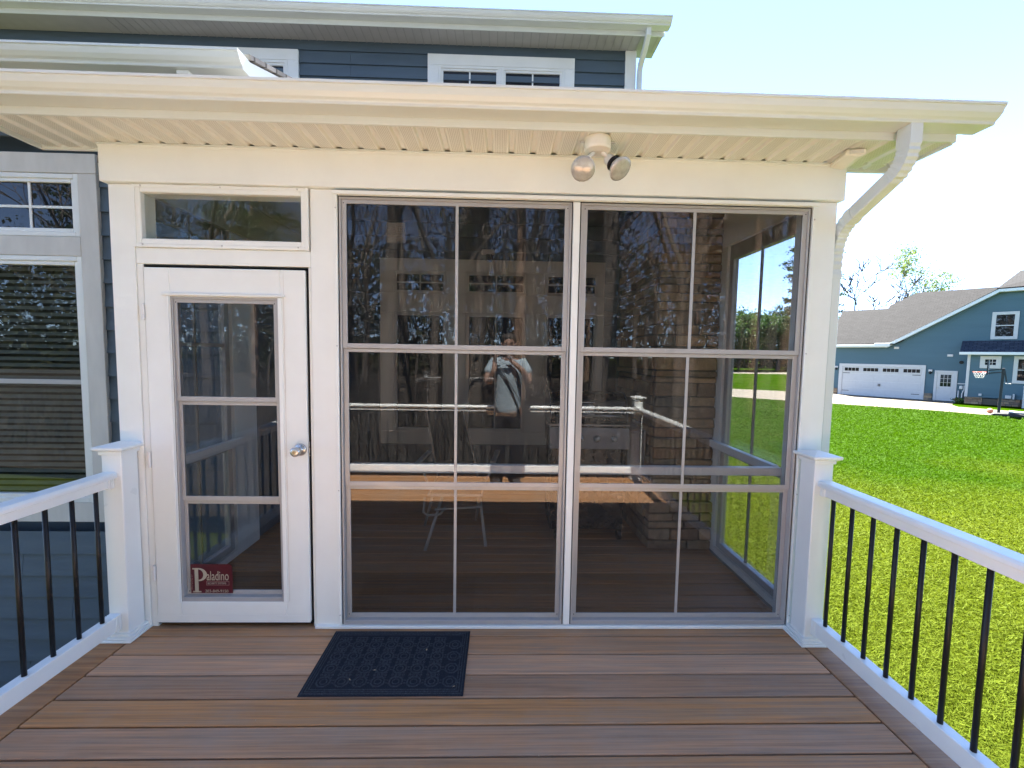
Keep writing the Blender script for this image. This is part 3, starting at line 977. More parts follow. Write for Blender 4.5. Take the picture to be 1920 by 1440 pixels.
# eave of the lower wing beside the porch
GY = .73
MB().prism(ogee(GY, 3.402, 1.25), 'x', -5.6, -1.72).build('gutter', CREAM, house)
MB().prism([(GY + (p[0] + .303) * 1.25, 3.402 + (p[1] - 2.646) * 1.25) for p in cap], 'x', -1.7195, -1.716).build('gutter_end', WHITE, house)
hbox('fascia', -5.6, -1.76, GY + .001, GY + .018, 3.36, 3.51, CREAM)
hbox('soffit', -5.6, -1.76, GY + .02, LW - .013, 3.375, 3.39, simple('upper_soffit', (.44, .435, .42), .5), 0)
MB().prism([(GY - .045, 3.505), (3.19, 4.42), (3.19, 4.45), (GY - .06, 3.53)], 'x', -5.6, -1.70).build('roof', SHING, house)
MB().prism([(GY - .03, 3.40), (GY - .03, 3.50), (3.18, 4.412), (3.18, 4.31)], 'x', -1.745, -1.722).build('rake_board', WHITE, house)
hbox('bracket', -2.165, -2.085, GY - .09, GY - .04, 3.375, 3.401, WHITE, .004)
# low roof vents over the upper eave
for vx in (-2.98, -2.62):
    MB().tube([(vx, 3.6, 5.6), (vx, 3.6, 6.02)], .05, 10).build('vent_pipe', BLACKM, house)

# ------------------------------------------------------------------ flood light under the soffit
fl = thing('flood_light', 'white twin-bulb flood light fixed under the porch soffit', 'flood light', (.452, -.215, 2.618))
FLW = simple('aged_white_plastic', (.78, .75, .67), .4)
MB().lathe([(.064, 0), (.064, -.052), (.060, -.058), (.02, -.064)], (.452, -.215, 2.619), (0, 0, 1), 28).build('canopy', FLW, fl, bevel=.002, smooth=False)
for sx in (-.072, .072):
    MB().tube([(.452 + sx * .8, -.215, 2.604), (.452 + sx * 1.18, -.215, 2.604)], .0045, 8).build('canopy_screw', STEEL, fl)
GLB = None
def bulb_mat():
    m, n, l = new_mat('par_bulb_lens')
    p, o = principled(n, l, .12, .6)
    vec = coords(n, l)
    c = ramp(n, l, noise(n, l, vec, 30, 3), [(.3, (.33, .32, .29)), (.7, (.48, .46, .42))])
    l.new(c, p.inputs['Base Color'])
    p.inputs['Coat Weight'].default_value = .6
    bump(n, l, p, noise(n, l, vec, 90, 2), .15, .003)
    return m
BULB = bulb_mat()
REFL = simple('bulb_reflector', (.52, .50, .46), .25, metal=.3)
def flood_head(base, c, aim):
    ax = Vector(aim).normalized(); c = Vector(c)
    neck = c - ax * .105
    MB().tube([base, Vector(base) * .55 + neck * .45, neck], [.009, .010, .012], 10).build('arm', FLW, fl, smooth=True)
    MB().lathe([(.022, -.115), (.026, -.105), (.027, -.07), (.030, -.062)], c, ax, 20).build('socket', FLW, fl, smooth=True)
    MB().lathe([(.034, -.064), (.037, -.060), (.035, -.052), (.022, -.050)], c, ax, 20).build('gasket', BLACKM, fl, smooth=True)
    b = MB().lathe([(.020, -.052), (.024, -.046), (.047, -.022), (.056, -.006), (.0575, .0), (.055, .004)], c, ax, 28).build('bulb', REFL, fl, smooth=True)
    MB().lathe([(.0545, .0035), (.050, .0065), (.038, .0105), (.02, .0135), (.001, .0145)], c, ax, 28).build('lens', BULB, b, smooth=True)
flood_head((.437, -.222, 2.558), (.372, -.285, 2.448), (-.12, -.80, -.58))
flood_head((.475, -.222, 2.558), (.556, -.262, 2.462), (.42, -.60, -.70))

# small white vent box under the soffit near the corner
vb = thing('soffit_box', 'small white wedge-shaped junction box under the porch soffit beside the downspout', 'junction box', (1.77, -.12, 2.618))
m = MB()
m.prism([(-.045, 0), (.045, 0), (.045, -.028), (.012, -.040), (-.045, -.026)], 'y', -.085, .075)
ob = m.build('housing', FLW, None, bevel=.005); ob.parent = vb
ob.rotation_euler = (0, 0, R(-14)); 
ob2 = MB().box(-.03, .03, -.09, -.0852, -.024, -.006).build('vent_slot', TRIMG, None); ob2.parent = vb; ob2.rotation_euler = (0, 0, R(-14))

# ------------------------------------------------------------------ doormat
MX0, MX1, MY0, MY1 = -.905, -.152, -.500, -.040
def mat_mat(name, col):
    m, n, l = new_mat(name)
    p, o = principled(n, l, .92, .15)
    vec = coords(n, l)
    f = noise(n, l, vec, 160, 4, .7)
    c = ramp(n, l, f, [(.3, tuple(x * .55 for x in col)), (.55, col), (.8, tuple(min(1, x * 1.9) for x in col))])
    l.new(c, p.inputs['Base Color'])
    bump(n, l, p, f, .7, .004)
    return m
mt = thing('doormat', 'navy ribbed doormat with octagon pattern on the deck', 'doormat', ((MX0 + MX1) / 2, (MY0 + MY1) / 2, 0))
MB().box(MX0, MX1, MY0, MY1, .0015, .0065).build('mat_base', mat_mat('navy_mat_fibre', (.026, .029, .037)), mt, bevel=.003)
m = MB()
for k_ in range(3):
    i_ = .010 + .012 * k_
    frame = [(MX0 + i_, MX1 - i_, MY0 + i_, MY0 + i_ + .005), (MX0 + i_, MX1 - i_, MY1 - i_ - .005, MY1 - i_), (MX0 + i_, MX0 + i_ + .005, MY0 + i_ + .005, MY1 - i_ - .005), (MX1 - i_ - .005, MX1 - i_, MY0 + i_ + .005, MY1 - i_ - .005)]
    for a, b, c_, d in frame:
        m.box(a, b, c_, d, .006, .0095)
m.build('mat_border', mat_mat('navy_mat_rib', (.050, .056, .068)), mt)
m = MB()
def flat_ring(cx, cy, r, w, n=8, sy=1.0, rot=22.5):
    vs = []; fs = []
    for rr_ in (r, r - w):
        for i in range(n):
            t = R(rot + 360 / n * i)
            vs.append((cx + rr_ * math.cos(t), cy + sy * rr_ * math.sin(t)))
    top = [(x_, y_, .0098) for x_, y_ in vs]; bot = [(x_, y_, .006) for x_, y_ in vs]
    allv = bot + top; N = 2 * n
    for i in range(n):
        j = (i + 1) % n
        fs += [(N + i, N + j, N + n + j, N + n + i), (i, j, N + j, N + i), (n + i, n + j, N + n + j, N + n + i)]
    m.add(allv, fs)
ox = .085; oy = .080
row = 0
cy = MY0 + .085
while cy < MY1 - .05:
    cx = MX0 + .085 + (ox / 2 if row % 2 else 0)
    while cx < MX1 - .06:
        if row % 2 == 0:
            flat_ring(cx, cy, .036, .007); flat_ring(cx, cy, .019, .005)
            m.box(cx + .037, cx + ox - .037, cy + .006, cy + .011, .006, .0095)
            m.box(cx + .037, cx + ox - .037, cy - .011, cy - .006, .006, .0095)
        else:
            for q in (-.026, -.009, .009, .026):
                flat_ring(cx + q - ox / 2, cy, .0072, .0035, 6)
            for q in (-.016, .016):
                m.box(cx - ox / 2 - .030, cx - ox / 2 + .030, cy + q - .002, cy + q + .002, .006, .0095)
        cx += ox
    cy += oy / 2 + .003; row += 1
m.build('mat_pattern', mat_mat('navy_mat_rib', (.050, .056, .068)), mt)

# seed husks and leaf bits
LEAFB = simple('dry_husk', (.42, .33, .22), .8, var=.3, scale=60)
husk = MB().add([(-.007, 0, 0), (-.002, .003, .003), (.007, .0005, .001), (-.001, -.003, .0015), (0, 0, .0035), (0, 0, -.0005)], [(0, 1, 4), (1, 2, 4), (2, 3, 4), (3, 0, 4), (1, 0, 5), (2, 1, 5), (3, 2, 5), (0, 3, 5)]).mesh('seed_husk', smooth=True)
husk.materials.append(LEAFB)
rnd = random.Random(3)
for i, (hx, hy) in enumerate([(-.37, -.20), (-.60, -.345), (-.70, -.405), (-.20, -.45)]):
    o = link('seed_husk', husk, None); o.location = (hx, hy, .0105); o.rotation_euler = (0, 0, rnd.random() * 6)
    o.scale = (1.2, 1.2, 1.2)
    tag(o, 'tiny tan seed husk lying on the doormat', 'seed husk', 'seed husks on the doormat')
for i, (hx, hy) in enumerate([(-.75, -.55), (-.34, -.66), (.17, -.79), (-.12, -.39), (-1.02, -.62), (.62, -.30), (1.15, -.33), (.40, -.52), (-1.3, -.44)]):
    o = link('seed_husk', husk, None); o.location = (hx, hy, .001); o.rotation_euler = (0, 0, rnd.random() * 6)
    s = rnd.uniform(.6, 1.0); o.scale = (s, s, s)
    tag(o, 'tiny tan seed husk lying on the deck boards', 'seed husk', 'seed husks on the deck boards')

# ------------------------------------------------------------------ lettering helper
def text_mesh(s, size, ext=.0003, sx=1.0, align='LEFT'):
    cu = bpy.data.curves.new('lettering', 'FONT'); cu.body = s; cu.size = size; cu.extrude = ext; cu.align_x = align
    cu.resolution_u = 3
    t = bpy.data.objects.new('lettering', cu); COL.objects.link(t)
    bpy.context.view_layer.update()
    me = bpy.data.meshes.new_from_object(t.evaluated_get(bpy.context.evaluated_depsgraph_get()))
    bpy.data.objects.remove(t, do_unlink=True); bpy.data.curves.remove(cu)
    if sx != 1.0:
        for v in me.vertices: v.co.x *= sx
    return me
def put_text(parent, s, size, loc, mat, sx=1.0, rz=0.0, rot=None, align='LEFT'):
    me = text_mesh(s, size, sx=sx, align=align)
    me.materials.clear(); me.materials.append(mat)
    o = bpy.data.objects.new('lettering', me); COL.objects.link(o)
    o.rotation_euler = rot if rot else (R(90), rz, 0)
    o.location = loc
    o.parent = parent
    o.matrix_parent_inverse = Matrix.Translation(-Vector(parent.location))
    return o

# alarm sticker in the corner of the door glass
SX0, SX1, SZ0, SZ1, SY = -1.733, -1.502, .192, .362, .016
stk = thing('security_sticker', 'red security company sticker in the lower corner of the door glass', 'sticker', ((SX0 + SX1) / 2, SY, SZ0))
rc = [(SX0, SZ0), (SX1, SZ0), (SX1, SZ1 - .02), (SX1 - .006, SZ1 - .006), (SX1 - .02, SZ1), (SX0, SZ1)]
MB().prism(rc, 'y', SY, SY + .001).build('sticker_sheet', simple('dark_red_vinyl', (.075, .003, .010), .35), stk)
CRM = simple('cream_print', (.40, .36, .27), .5); PNK = simple('pale_pink_print', (.36, .20, .17), .5)
pm = MB(); yA, yB = SY - .0012, SY - .0002
px0 = SX0 + .014
pm.box(px0 - .004, px0 + .042, yA, yB, SZ0 + .005, SZ0 + .013)
pm.box(px0 + .008, px0 + .028, yA, yB, SZ0 + .0131, SZ0 + .139)
pm.box(px0 - .004, px0 + .030, yA, yB, SZ0 + .1391, SZ0 + .147)
# bowl of the capital letter
oc, ri = [], []
for i in range(13):
    t = R(90 - 180 * i / 12 * 1.08)
    oc.append((px0 + .030 + .046 * math.cos(t), SZ0 + .109 + .038 * math.sin(t)))
    ri.append((px0 + .030 + .026 * math.cos(t), SZ0 + .109 + .030 * math.sin(t)))
for i in range(12):
    pm.prism([oc[i], oc[i + 1], ri[i + 1], ri[i]], 'y', yA, yB)
pm.build('lettering', CRM, stk)
put_text(stk, 'aladino', .078, (px0 + .073, yB - .0005, SZ0 + .076), CRM, sx=.56)
put_text(stk, 'SECURITY SYSTEMS', .0155, (px0 + .0775, yB - .0005, SZ0 + .053), CRM, sx=.78)
fm = MB(); frame_ring(fm, px0 + .072, px0 + .198, SZ0 + .047, SZ0 + .070, .0015, yA, yB); fm.build('sticker_frame', PNK, stk)
put_text(stk, '203-849-9150', .0235, (px0 + .063, yB - .0005, SZ0 + .005), CRM, sx=.98)
put_text(stk, 'PROTECTED BY', .0125, (SX0 + .0095, yB - .0005, SZ0 + .022), PNK, rot=(R(90), R(-90), 0))

# faded notice stuck to the upper vinyl pane
nt = thing('window_notice', 'faded square tan notice stuck high on the porch window', 'notice', (-.578, .006, 2.16))
nm, nn_, nl_ = new_mat('faded_film')
no_ = nn_.new('ShaderNodeOutputMaterial'); tr_ = nn_.new('ShaderNodeBsdfTransparent'); df_ = nn_.new('ShaderNodeBsdfDiffuse')
df_.inputs[0].default_value = (.40, .36, .28, 1); mx_ = nn_.new('ShaderNodeMixShader'); mx_.inputs[0].default_value = .22
nl_.new(tr_.outputs[0], mx_.inputs[1]); nl_.new(df_.outputs[0], mx_.inputs[2]); nl_.new(mx_.outputs[0], no_.inputs['Surface'])
MB().box(-.629, -.527, .0125, .0129, 2.162, 2.266).build('film', nm, nt)
for i in range(6):
    w = [.034, .030, .033, .026, .035, .028][i]
    MB().box(-.578 - w, -.578 + w, .0118, .0122, 2.178 + .0135 * i, 2.183 + .0135 * i).build('print_line', nm, nt)
# ------------------------------------------------------------------ stone chimney inside the porch
ch = thing('stone_fireplace', 'stacked tan and brown fieldstone fireplace inside the porch', 'fireplace', (1.5, 1.5, 0))
def stone_mat():
    m, n, l = new_mat('field_stone')
    p, o = principled(n, l, .85, .2)
    oi = n.new('ShaderNodeObjectInfo')
    base = ramp(n, l, oi.outputs['Random'], [(0, (.20, .14, .09)), (.25, (.36, .25, .15)), (.45, (.24, .19, .14)), (.62, (.42, .30, .18)), (.8, (.17, .145, .12)), (1, (.32, .20, .12))])
    vec = coords(n, l, rnd=True)
    f = noise(n, l, vec, 14, 7, .7)
    c = mixc(n, l, .8, base, ramp(n, l, f, [(.3, (.6, .6, .6)), (.7, (1.25, 1.2, 1.15))]), 'MULTIPLY')
    l.new(c, p.inputs['Base Color'])
    bump(n, l, p, f, .8, .02)
    return m
STONE = stone_mat()
FX0, FX1, FY0, FY1, FH = 1.235, 1.733, 1.03, 2.3, 3.0
MB().box(FX0 + .02, FX1, FY0 + .02, FY1, 0, 2.95).build('mortar_core', simple('dark_mortar', (.10, .095, .085), .95), ch)
rs = random.Random(11)
def stone(x0, x1, y0, y1, z0, z1):
    cx, cy, cz = (x0 + x1) / 2, (y0 + y1) / 2, (z0 + z1) / 2
    hx, hy, hz = (x1 - x0) / 2, (y1 - y0) / 2, (z1 - z0) / 2
    m = MB().box(-hx, hx, -hy, hy, -hz, hz)
    j = .008
    m.v = [(a + rs.uniform(-j, j) * .6, b + rs.uniform(-j, j) * .5, c + rs.uniform(-j, j) * .45) for a, b, c in m.v]
    o = m.build('stone', STONE, None, bevel=.007)
    o.location = (cx, cy, cz); o.parent = ch
    o.matrix_parent_inverse = Matrix.Translation(-Vector(ch.location))
z = .002
while z < 2.86:
    hgt = rs.choice([.05, .06, .07, .08, .095, .11])
    grow = .03 if z < .40 else 0
    # front face
    x = FX0 - grow
    while x < FX1 - .03:
        w = rs.uniform(.15, .36)
        if FX1 - (x + w) < .09: w = FX1 - x
        pr = rs.uniform(0, .018)
        stone(x + .004, x + w - .004, FY0 - grow - pr, FY0 + .05, z + .004, z + hgt - .004)
        x += w
    # left return
    y = FY0 + .052
    while y < 2.0:
        w = rs.uniform(.14, .30)
        pr = rs.uniform(0, .015)
        stone(FX0 - grow - pr, FX0 + .04, y + .004, y + w - .004, z + .004, z + hgt - .004)
        y += w
    z += hgt

# ------------------------------------------------------------------ gas grill
gr = thing('gas_grill', 'black gas grill with silver control panel inside the porch', 'grill', (.80, 1.42, 0))
GB = simple('grill_black', (.010, .010, .012), .25, .5)
GS = simple('grill_silver', (.22, .22, .23), .32, metal=.6)
gx0, gx1 = .42, 1.06
lid = [(1.16, 1.00), (1.15, 1.06), (1.20, 1.20), (1.28, 1.25), (1.52, 1.25), (1.60, 1.14), (1.60, 1.00)]
MB().prism(lid, 'x', gx0, gx1).build('lid', GB, gr, bevel=.012, seg=2)
for a in (gx0 - .006, gx1 + .001):
    MB().prism([(p[0] - .003 if p[0] < 1.4 else p[0] + .003, p[1] + (.004 if p[1] > 1.01 else 0)) for p in lid], 'x', a, a + .005).build('lid_edge', GS, gr)
MB().tube([(gx0 + .05, 1.155, 1.075), (gx0 + .05, 1.115, 1.075), (gx1 - .05, 1.115, 1.075), (gx1 - .05, 1.155, 1.075)], .010, 10).build('handle', GS, gr, smooth=True)
MB().box(gx0 - .02, gx1 + .02, 1.14, 1.18, .985, .999).build('lid_strip', GS, gr)
MB().prism([(1.10, .80), (1.16, .80), (1.17, .97), (1.125, .975)], 'x', gx0 - .01, gx1 + .01).build('control_panel', GS, gr, bevel=.004)
for kx in (.52, .66, .80, .94):
    MB().lathe([(.028, 0), (.028, .012), (.020, .018), (.018, .034), (.004, .036)], (kx, 1.113, .885), (0, -1, .12), 18).build('knob', STEEL, gr, smooth=True)
MB().box(gx0, gx1, 1.18, 1.60, .80, .995).build('firebox', GB, gr)
MB().box(gx0 + .01, gx1 - .01, 1.15, 1.58, .10, .799).build('cabinet', GB, gr, bevel=.006)
for a in (gx0 + .03, gx1 - .07):
    for b in (1.18, 1.52):
        MB().lathe([(.045, 0), (.045, .03)], (a + .02, b, .05), (1, 0, 0), 16).build('caster', GB, gr)
MB().box(gx1 + .012, gx1 + .16, 1.14, 1.58, .93, .955).build('side_shelf', GS, gr, bevel=.006)
MB().prism([(gx1 + .012, .929), (gx1 + .16, .929), (gx1 + .15, .60), (gx1 + .13, .40), (gx1 + .012, .62)], 'y', 1.145, 1.16).build('side_cover', simple('grey_cloth', (.20, .20, .20), .8), gr)
# safety decal and badge on the lid
DEC = simple('decal_white', (.62, .62, .64), .5)
for i, w in enumerate((.055, .045, .05, .052, .05, .044, .05, .047, .03)):
    zz_ = 1.175 - .0125 * i - (.01 if i > 0 else 0) - (.008 if i > 5 else 0)
    yy_ = 1.15 + (zz_ - 1.06) * .357 - .004
    MB().box(.735 - w, .735 + w * (.9 if i % 2 else 1), yy_ - .001, yy_ + .002, zz_, zz_ + .006).build('decal_line', DEC, gr)
MB().box(.86, .99, 1.150 + .02, 1.150 + .024, 1.095, 1.125).build('badge', GS, gr)

# ------------------------------------------------------------------ folding chair
fc = thing('folding_chair', 'folding chair with tan tube legs and dark striped back inside the porch', 'chair', (-.38, 1.3, 0))
TUBE = simple('tan_tube', (.40, .36, .31), .4, var=.05)
FAB = simple('dark_green_webbing', (.016, .022, .023), .9, var=.2, scale=30)
MB().tube([(-.585, .955, .0), (-.52, 1.22, .235), (-.455, 1.50, .47)], .0125, 10).build('leg', TUBE, fc, smooth=True)
MB().tube([(-.105, 1.035, .0), (-.155, 1.26, .235), (-.205, 1.50, .47)], .0125, 10).build('leg', TUBE, fc, smooth=True)
MB().tube([(-.675, 1.46, .0), (-.59, 1.2, .26), (-.53, .98, .44)], .0115, 10).build('leg', TUBE, fc, smooth=True)
MB().tube([(-.215, 1.59, .0), (-.185, 1.30, .26), (-.17, 1.04, .44)], .0115, 10).build('leg', TUBE, fc, smooth=True)
MB().tube([(-.64, 1.25, .33), (-.64, 1.20, .22), (-.60, 1.18, .20), (-.50, 1.20, .205), (-.46, 1.24, .25)], .010, 8).build('brace', TUBE, fc, smooth=True)
MB().tube([(-.54, 1.16, .26), (-.15, 1.20, .27)], .009, 8).build('brace', TUBE, fc, smooth=True)
MB().box(-.56, -.14, .98, 1.46, .440, .452).build('seat', FAB, fc, bevel=.004)
MB().tube([(-.56, .97, .447), (-.14, .97, .447), (-.13, 1.48, .447), (-.57, 1.48, .447), (-.56, .97, .447)], .011, 8).build('seat_frame', TUBE, fc, smooth=True)
A0, A1, B0, B1 = Vector((-.56, 1.45, .47)), Vector((-.20, 1.48, .47)), Vector((-.70, 1.70, 1.02)), Vector((-.36, 1.74, 1.02))
MB().tube([A0, B0, B1, A1], .011, 8).build('back_frame', TUBE, fc, smooth=True)
nb = Vector((0, .010, -.004))
MB().add([A0 + nb, A1 + nb, B1 + nb, B0 + nb, A0 + nb * 1.6, A1 + nb * 1.6, B1 + nb * 1.6, B0 + nb * 1.6], [(0, 1, 2, 3), (7, 6, 5, 4), (0, 4, 5, 1), (1, 5, 6, 2), (2, 6, 7, 3), (3, 7, 4, 0)]).build('backrest', FAB, fc)
for i in range(7):
    t = (i + .5) / 7
    a, b = A0.lerp(A1, t), B0.lerp(B1, t)
    w = (A1 - A0) * .055
    nn3 = Vector((0, -.008, .003))
    MB().add([a - w + nn3, a + w + nn3, b + w + nn3, b - w + nn3, a - w, a + w, b + w, b - w], [(0, 1, 2, 3), (7, 6, 5, 4), (0, 4, 5, 1), (1, 5, 6, 2), (2, 6, 7, 3), (3, 7, 4, 0)]).build('back_strap', FAB, fc)
for sx, yy0 in ((-.68, 1.10), (-.06, 1.16)):
    MB().bar((sx, yy0, .66), (sx + .04, yy0 + .38, .68), .045, .02).build('armrest', simple('grey_armrest', (.28, .28, .27), .5), fc, bevel=.005)
    MB().tube([(sx + .02, yy0 + .06, .65), (sx + (.10 if sx < -.4 else -.08), yy0 + .04, .45)], .010, 8).build('arm_support', TUBE, fc, smooth=True)

# ------------------------------------------------------------------ ceiling fan and wall fixture inside the porch
fan = thing('ceiling_fan', 'dark ceiling fan hanging under the porch ceiling', 'ceiling fan', (.70, .74, 2.84))
FB = simple('dark_fan_blade', (.035, .030, .027), .4)
MB().lathe([(.02, .14), (.02, .06), (.09, .05), (.10, 0), (.07, -.04), (.01, -.05)], (.70, .74, 2.84), (0, 0, 1), 20).build('motor', FB, fan, smooth=True)
for i in range(5):
    a = R(84 + 72 * i)
    d = Vector((math.cos(a), math.sin(a), 0)); p_ = Vector((-d.y, d.x, 0))
    c0 = Vector((.70, .74, 2.83))
    q = [c0 + d * .12 - p_ * .045, c0 + d * .5 - p_ * .075, c0 + d * .58 - p_ * .05, c0 + d * .6, c0 + d * .58 + p_ * .05, c0 + d * .5 + p_ * .075, c0 + d * .12 + p_ * .045]
    n_ = len(q)
    MB().add([v for v in q] + [v + Vector((0, 0, .008)) for v in q], [tuple(reversed(range(n_))), tuple(range(n_, 2 * n_))] + [(k_, (k_ + 1) % n_, n_ + (k_ + 1) % n_, n_ + k_) for k_ in range(n_)]).build('blade', FB, fan)
wl = thing('wall_camera', 'small pale wall fixture above the rear porch windows', 'wall fixture', (-.18, 3.15, 2.76))
MB().box(-.265, -.10, 3.06, 3.184, 2.82, 2.87).build('housing', FLW, wl, bevel=.015, seg=2)
MB().box(-.21, -.13, 3.09, 3.16, 2.735, 2.819).build('lens', BLACKM, wl, bevel=.01)

# ------------------------------------------------------------------ neighbour's house
NA = Vector((24.71, 28.2, GZ))
NR = math.atan2(-.782, .6233)
nh = thing('neighbour_house', 'mid blue neighbouring house with white garage door and grey shingle roof', 'house', NA, local=True, rz=NR)
def nbox(name, x0, x1, y0, y1, z0, z1, mat=NWHITE, bev=.01, parent=nh):
    return MB().box(x0, x1, y0, y1, z0, z1).build(name, mat, parent, bevel=bev)
# walls: lapped courses cut to the gable outline
def top_at(s):
    if s < 2.75: return 3.55
    if s < 7.4: return 3.55 + (s - 2.75) * (6.70 - 3.55) / 4.65
    return 6.70
EX = .178
m = MB()
z = 0.0
while z < 6.70:
    z1 = min(z + EX, 6.70)
    s0 = -.41
    if z + .01 > 3.55: s0 = 2.75 + (z - 3.55) * 4.65 / 3.15
    m.prism([(-.014, z), (0, z), (0, z1), (-.002, z1)], 'x', s0, 13.0)
    z = z1
m.build('siding', NSIDING, nh)['kind'] = 'stuff'
MB().prism([(-.41, 0), (13, 0), (13, 6.7), (7.4, 6.7), (2.75, 3.55), (-.41, 3.55)], 'y', .01, .3).build('wall', NSIDING, nh)
MB().box(-.41, -.2, .3, 8, 0, 3.5).build('wall', NSIDING, nh)
nbox('corner_board', -.44, -.32, -.03, .1, .46, 3.5)
NSTONE = STONE
rs2 = random.Random(4)
def nstones(s0, s1, z0, z1, y=-.1):
    z = z0
    while z < z1 - .02:
        hgt = min(rs2.uniform(.10, .16), z1 - z); s = s0
        while s < s1 - .02:
            w = min(rs2.uniform(.2, .42), s1 - s)
            o = MB().box(0, w - .012, 0, .11, 0, hgt - .012).build('stone', STONE, nh, bevel=.01)
            o.location = (s, y - rs2.uniform(0, .02), z)
            s += w
        z += hgt
nstones(-.44, -.04, 0, .46); nstones(4.56, 4.94, 0, .46)
# garage door
gd = nbox('garage_door', .19, 4.36, -.02, .0, .01, 2.06, NWHITE, .0)
for a, b, c_, d in ((-.02, .19, .0, 2.06), (4.36, 4.55, .0, 2.06), (-.02, 4.55, 2.061, 2.25)):
    nbox('garage_trim', a, b, -.06, -.015, c_, d)
for i in range(4):
    s0 = .30 + 1.055 * i
    z0, z1 = 1.735, 1.965
    fm = MB(); frame_ring(fm, s0 - .05, s0 + .88, z0 - .05, z1 + .05, .05, -.045, -.021); fm.build('light_frame', NWHITE, gd)
    for k_ in range(4):
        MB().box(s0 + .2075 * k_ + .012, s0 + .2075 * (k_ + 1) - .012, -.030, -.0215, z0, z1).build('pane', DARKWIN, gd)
for zz_ in (.52, 1.04, 1.56):
    nbox('panel_groove', .20, 4.35, -.0225, -.0205, zz_ - .008, zz_ + .008, TRIMG, 0, gd)
for s_ in (.62, 1.62, 2.92, 3.92):
    for za, zb in ((.10, .46), (.58, .98), (1.10, 1.50)):
        nbox('door_panel', s_ - .36, s_ + .36, -.027, -.0205, za, zb, NWHITE, .006, gd)
for a in (2.235, 2.315):
    nbox('handle', a - .014, a + .014, -.06, -.03, .72, .90, BLACKM, .004, gd)
for sa, sb in ((.22, .62), (3.93, 4.33)):
    for zz_ in (.32, 1.58):
        nbox('strap_hinge', sa, sb, -.033, -.028, zz_ - .018, zz_ + .018, BLACKM, 0, gd)
# side door
for a, b, c_, d in ((4.97, 5.10, 0, 1.78), (5.83, 6.0, 0, 1.78), (4.97, 6.0, 1.781, 1.93)):
    nbox('door_trim', a, b, -.05, -.014, c_, d)
sd = nbox('side_door', 5.10, 5.83, -.03, -.001, .02, 1.78, NWHITE, .004)
for i in range(3):
    for j in range(3):
        MB().box(5.25 + .168 * i, 5.25 + .168 * i + .145, -.036, -.031, .93 + .255 * j, .93 + .255 * j + .235).build('pane', DARKWIN, sd)
for a, b in ((5.20, 5.44), (5.50, 5.74)):
    nbox('door_panel', a, b, -.037, -.031, .18, .78, NWHITE, .006, sd)
MB().lathe([(.035, 0), (.03, .06)], (5.16, -.03, .84), (0, -1, 0), 12).build('handle', STEEL, sd)
# wall lanterns, vents and plaque
for s_, z_ in ((-.18, 1.90), (4.77, 1.82)):
    m = MB().box(s_ - .09, s_ + .09, -.16, -.014, z_ + .02, z_ + .16)
    m.build('lantern', NWHITE, nh, bevel=.01)
    MB().lathe([(.07, .05), (.075, -.08), (.03, -.13)], (s_, -.10, z_), (0, 0, 1), 12).build('lantern', BLACKM, nh)
for s_, z_ in ((3.04, 3.37), (5.60, 2.89)):
    w_ = nbox('vent', s_ - .13, s_ + .13, -.05, -.014, z_ - .075, z_ + .075)
    for k_ in (-.05, .05):
        MB().box(s_ + k_ - .035, s_ + k_ + .035, -.055, -.0505, z_ - .035, z_ + .035).build('vent_slot', TRIMG, w_)
MB().lathe([(.10, 0), (.10, .03), (.085, .035)], (6.11, -.014, 2.47), (0, -1, 0), 20).build('plaque', BLACKM, nh)
# upper window
def nwin(s0, s1, z0, z1, y, fr=.16, meet=True, grid=0):
    fm = MB(); frame_ring(fm, s0, s1, z0, z1, fr, y - .05, y - .014)
    w_ = fm.build('window', NWHITE, nh, bevel=.006)
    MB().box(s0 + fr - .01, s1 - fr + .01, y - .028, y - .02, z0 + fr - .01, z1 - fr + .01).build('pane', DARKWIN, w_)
    if meet:
        MB().box(s0 + fr, s1 - fr, y - .045, y - .03, (z0 + z1) / 2 - .025, (z0 + z1) / 2 + .025).build('meeting_rail', NWHITE, w_)
    for i in range(grid):
        t = (i + 1) / (grid + 1)
        s_ = s0 + fr + (s1 - s0 - 2 * fr) * t
        MB().box(s_ - .012, s_ + .012, y - .038, y - .029, z0 + fr, z1 - fr).build('muntin', NWHITE, w_)
    if grid:
        zc = (z0 + z1) / 2
        MB().box(s0 + fr, s1 - fr, y - .037, y - .0295, zc - .012, zc + .012).build('muntin', NWHITE, w_)
nwin(7.21, 8.26, 3.87, 5.48, 0, .17)
# bump-out with lean-to roof
BO = -.8
def bo(s, z):  # shift values measured on the main wall plane onto the bump-out's plane
    return s + (8.5 - s) * (-.8 / 37.3) * -1 * -1, z
MB().box(6.42, 13, BO, -.016, .42, 2.95).build('bump_out_wall', NSIDING, nh)
m = MB(); z = .42
while z < 2.9:
    m.prism([(BO - .014, z), (BO - .001, z), (BO - .001, z + EX), (BO - .002, z + EX)], 'x', 6.50, 13); z += EX
m.build('siding', NSIDING, nh)['kind'] = 'stuff'
nbox('corner_board', 6.40, 6.53, BO - .03, BO + .08, .42, 2.98)
nstones(6.42, 7.15, 0, .42, BO - .05); nstones(7.75, 8.6, 0, .42, BO - .05)
nbox('foundation', 7.15, 7.75, BO - .03, BO + .05, .0, .36, CONC)
nbox('foundation', 8.6, 13, BO - .03, BO + .05, .0, .42, CONC)
nwin(6.92, 7.75, 2.15, 2.87, BO, .20, False, 2)
nwin(8.22, 9.25, 1.32, 2.87, BO, .17)
DSHING = shingle_mat('dark_blue_shingle', (.030, .038, .055), (.055, .062, .078))
